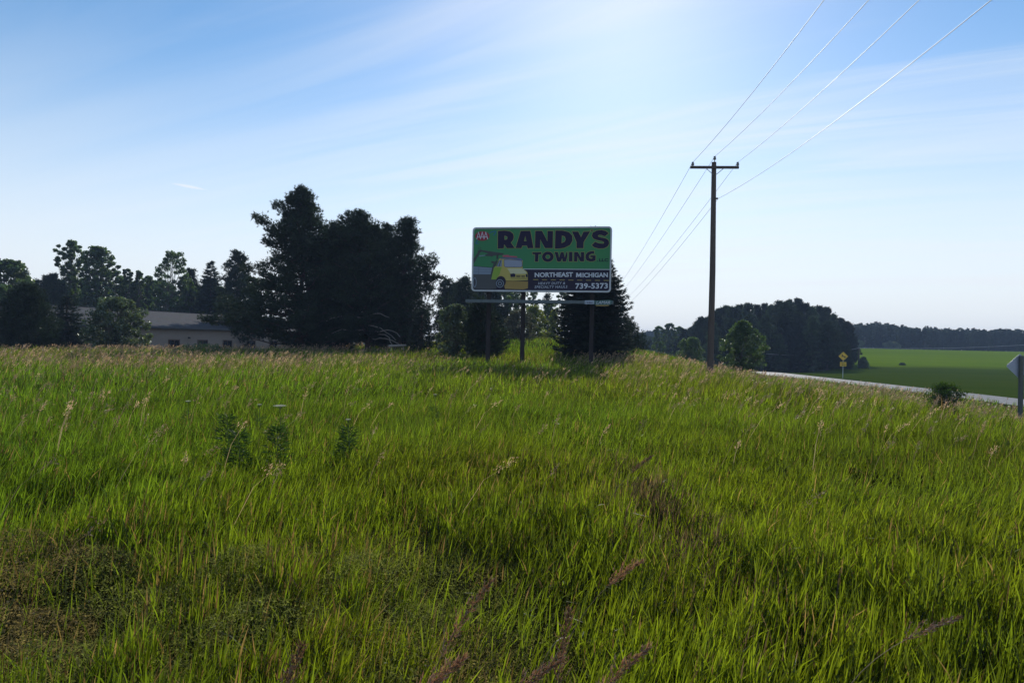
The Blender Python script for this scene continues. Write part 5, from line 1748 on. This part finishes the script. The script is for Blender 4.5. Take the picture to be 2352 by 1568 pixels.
# ---- big seed-headed stalks close to the camera
def big_stalk(px, row, d, lean, label, seed, hh=None, L=.22, tint=1.0):
    rng = rs(seed)
    tip = P(px, row, d)
    h = hh or .9
    lx, ly = lean
    k = .22 * math.hypot(lx, ly)
    h = (tip.z + .02) / (1 - k)
    bx, by = tip.x - lx * h, d - ly * h
    gz = Hs(bx, by)
    root = empty('seeding_grass_stalk', (bx, by, gz), label, 'grass stalk', 'big seed headed grass stalks near the camera')
    at = lambda t: Vector((lx * h * t ** 2.2, ly * h * t ** 2.2, h * (t - k * t ** 3)))
    obj('stem', mesh_np('stem', tube([at(t) for t in np.linspace(0, 1, 12)], [.0024 - .0015 * t for t in np.linspace(0, 1, 12)], 5),
                       mat_plain('dry_stem', (0.24, 0.16, 0.08), .7), smooth=True), root)
    cs, ds, ls, ws, cols = [], [], [], [], []
    nb = 26
    for b in range(nb):
        t = 1 - (L / h) * (1 - b / nb)
        p = at(t); tan = (at(min(t + .02, 1.0)) - at(t - .02)).normalized()
        az = b * 2.4
        out = Vector((math.cos(az), math.sin(az), .1))
        bl = (.062 * (1 - b / nb) + .014) * rng.uniform(.6, 1.2)
        dirn = (tan * 1.0 + out * .55).normalized()
        for s in range(9):
            q = p + dirn * bl * (s / 8) + Vector(rng.normal(size=3)) * .0025
            dd = dirn + Vector(rng.normal(size=3)) * .25
            cs.append(tuple(q)); ds.append(tuple(dd)); ls.append(rng.uniform(.012, .022)); ws.append(.005)
            cols.append(rng.uniform(.6, 1.25) * tint)
    for s in range(10):
        cs.append(tuple(at(1.0 - .006 * s))); ds.append(tuple((at(1) - at(.95)).normalized() + Vector(rng.normal(size=3)) * .2)); ls.append(.018); ws.append(.004); cols.append(tint)
    cs = np.array(cs); n = len(cs); cols = np.array(cols)
    hu = rng.uniform(-.1, .2, n)
    col = np.stack([cols * (1 + hu), cols * .86, cols * .80, np.ones(n)], -1) * np.array([.58, .58, .58, 1]).astype(np.float32)
    obj('seed_head', mesh_np('seed_head', [tri_blades(cs, np.array(ds), np.array(ls), np.array(ws), rng, col), tri_blades(cs, np.array(ds), np.array(ls) * .8, np.array(ws), rng, col)], M_SEED), root)
    # a folded dry leaf
    a0 = rng.uniform(0, 6.28)
    V, F = [], []
    for i in range(7):
        t = i / 6
        p = at(.45) + Vector((math.cos(a0) * .16 * t, math.sin(a0) * .16 * t, .10 * t - .16 * t * t))
        w = .004 * (1 - t) + .0006
        V += [tuple(p + Vector((-math.sin(a0), math.cos(a0), 0)) * w), tuple(p - Vector((-math.sin(a0), math.cos(a0), 0)) * w)]
    F = [(2 * i, 2 * i + 1, 2 * i + 3, 2 * i + 2) for i in range(6)]
    C = np.tile(np.array([[.8, .9, .5, 1]], np.float32), (len(V), 1))
    obj('leaf', mesh_np('leaf', [(np.array(V), np.array(F), C, 0)], M_SEED), root)


big_stalk(1132, 1325, 2.15, (.30, -.05), 'tallest near seed stalk, brown, leaning right at the bottom centre', 301, L=.30, tint=1.3)
big_stalk(1308, 1390, 2.3, (.08, .05), 'upright brown seed stalk right of the tallest near one', 302, L=.26, tint=1.1)
big_stalk(1492, 1478, 1.95, (.42, 0), 'pinkish seed stalk bending right at the bottom edge', 303, L=.2, tint=1.4)
big_stalk(1475, 1282, 2.9, (.45, -.1), 'pale bent seed stalk above the pinkish bending one', 304, L=.16, tint=1.8)
big_stalk(1065, 1508, 1.8, (.45, 0), 'straw coloured seed head cut by the bottom edge left of the centre', 305, L=.16, tint=1.7)
big_stalk(1290, 1505, 1.85, (.48, 0), 'reddish seed head cut by the bottom edge below the upright stalk', 306, L=.18, tint=1.3)
big_stalk(694, 1478, 2.1, (.16, 0), 'dark blurred seed stalk at the bottom left of the centre', 307, L=.2, tint=.9)
big_stalk(1500, 1040, 5.2, (.45, -.1), 'small pink tinged seed stalk above the dry streak', 308, L=.2, tint=1.0)
big_stalk(2205, 1408, 2.7, (.75, 0), 'long pale stalk arching right in the lower right of the meadow', 309, L=.16, tint=1.2)


# ---- flowering and dark weeds
def wild_carrot(px, row, d, R, label, seed, flower=True):
    rng = rs(seed)
    top = P(px, row, d)
    gz = Hs(top.x, d)
    h = top.z - gz
    root = empty('wild_carrot' if flower else 'tall_weed', (top.x, d, gz), label, 'wildflower' if flower else 'weed', 'white umbel wildflowers' if flower else 'dark tall weeds')
    tubes = tube([(0, 0, -.02), (.02, 0, h * .5), (0, 0, h * .93)], [.006, .005, .003], 5)
    if flower:
        cs = []
        for k in range(26):
            a = k * 2.4; r = R * math.sqrt((k + .5) / 26)
            e = Vector((r * math.cos(a), r * math.sin(a), h - .12 * r))
            tubes += tube([(0, 0, h * .93), e - Vector((0, 0, .006))], [.0012, .0009], 3, cap=False)
            for q in range(16):
                cs.append(tuple(e + Vector((rng.normal() * R * .1, rng.normal() * R * .1, rng.normal() * .003))))
        cs = np.array(cs)
    obj('stem', mesh_np('stem', tubes, mat_plain('weed_stem', (0.06, 0.09, 0.03), .7)), root)
    if flower:
        obj('umbel', mesh_np('umbel', [quad_leaves(cs, R * .06, rng, colvar(len(cs), rng, .15, .04), .6)], M_UMBEL), root)
    n = 220 if flower else 420
    z = rng.uniform(.05, .95 if not flower else .75, n) * h
    sp = (.10 if flower else .20) * (1.1 - .8 * z / h)
    a = rng.uniform(0, 6.28, n)
    c = np.stack([np.cos(a) * sp * rng.uniform(.1, 1, n), np.sin(a) * sp * rng.uniform(.1, 1, n), z], -1)
    d_ = np.stack([np.cos(a), np.sin(a), rng.uniform(-.2, .9, n)], -1)
    obj('leaves', mesh_np('leaves', [tri_blades(c, d_, rng.uniform(.04, .12, n), .018 if not flower else .008, rng, colvar(n, rng, .3, .1))], M_WEED), root)


wild_carrot(643, 930, 9.2, .075, 'wild carrot with a wide white umbel, the largest of the flowering weeds', 401)
wild_carrot(432, 920, 10.2, .035, 'small white flower head in the grass at the left', 402)
wild_carrot(800, 962, 8.2, .03, 'small pale flower head right of the wide white umbel', 403)
wild_carrot(596, 928, 9.6, .03, 'tiny white flower head just left of the wide white umbel', 404)
wild_carrot(1000, 905, 10.8, .028, 'tiny white flower head in the grass below the billboard', 405)
wild_carrot(522, 945, 8.0, .1, 'dark leafy weed standing left of the wide white umbel', 411, False)
wild_carrot(636, 972, 7.6, .1, 'dark leafy weed below the wide white umbel', 412, False)
wild_carrot(800, 975, 7.9, .1, 'dark leafy weed under the small pale flower head', 413, False)
wild_carrot(548, 985, 7.2, .1, 'dark bushy weed with broad shadowed leaves, lowest of the dark weeds', 414, False)
place_tree('dark_bush', 'low dark bush poking above the grass in front of the road at the right', 'shrub', 'broad', 2168, 17.5,
           [(879, 2190, 2205), (886, 2150, 2212), (896, 2130, 2214), (908, 2130, 2212), (925, 2140, 2205)], M_WEED, M_BARKG, 421,
           nc=90, leaves=100, leaf=.020, clump=.2, t0=.1, stems=6, trunk_r=.008)
place_tree('dark_bush', 'low dark green weed patch in front of the right end of the long building', 'shrub', 'broad', 468, 44,
           [(790, 455, 480), (794, 425, 510), (800, 412, 530), (808, 412, 530)], M_BROAD, M_BARKG, 422,
           nc=50, leaves=60, leaf=.05, clump=.15, t0=.1, stems=6, trunk_r=.01)


# ------------------------------------------------------------------ haze
def haze():
    m = bpy.data.materials.new('haze')
    m.use_nodes = True
    t = m.node_tree
    t.nodes.clear()
    pv = N(t, 'ShaderNodeVolumePrincipled')
    pv.inputs['Color'].default_value = (0.50, 0.68, 1.0, 1)
    pv.inputs['Density'].default_value = 0.00048
    pv.inputs['Anisotropy'].default_value = 0.0
    o_ = N(t, 'ShaderNodeOutputMaterial')
    lk(t, pv.outputs[0], o_.inputs['Volume'])
    b = box(100, 490, 6, 1640, 1260, 36)
    o = obj('haze', mesh_np('haze', [b], m))
    tag(o, 'thin pale summer haze over the fields', 'haze', kind='stuff')


haze()
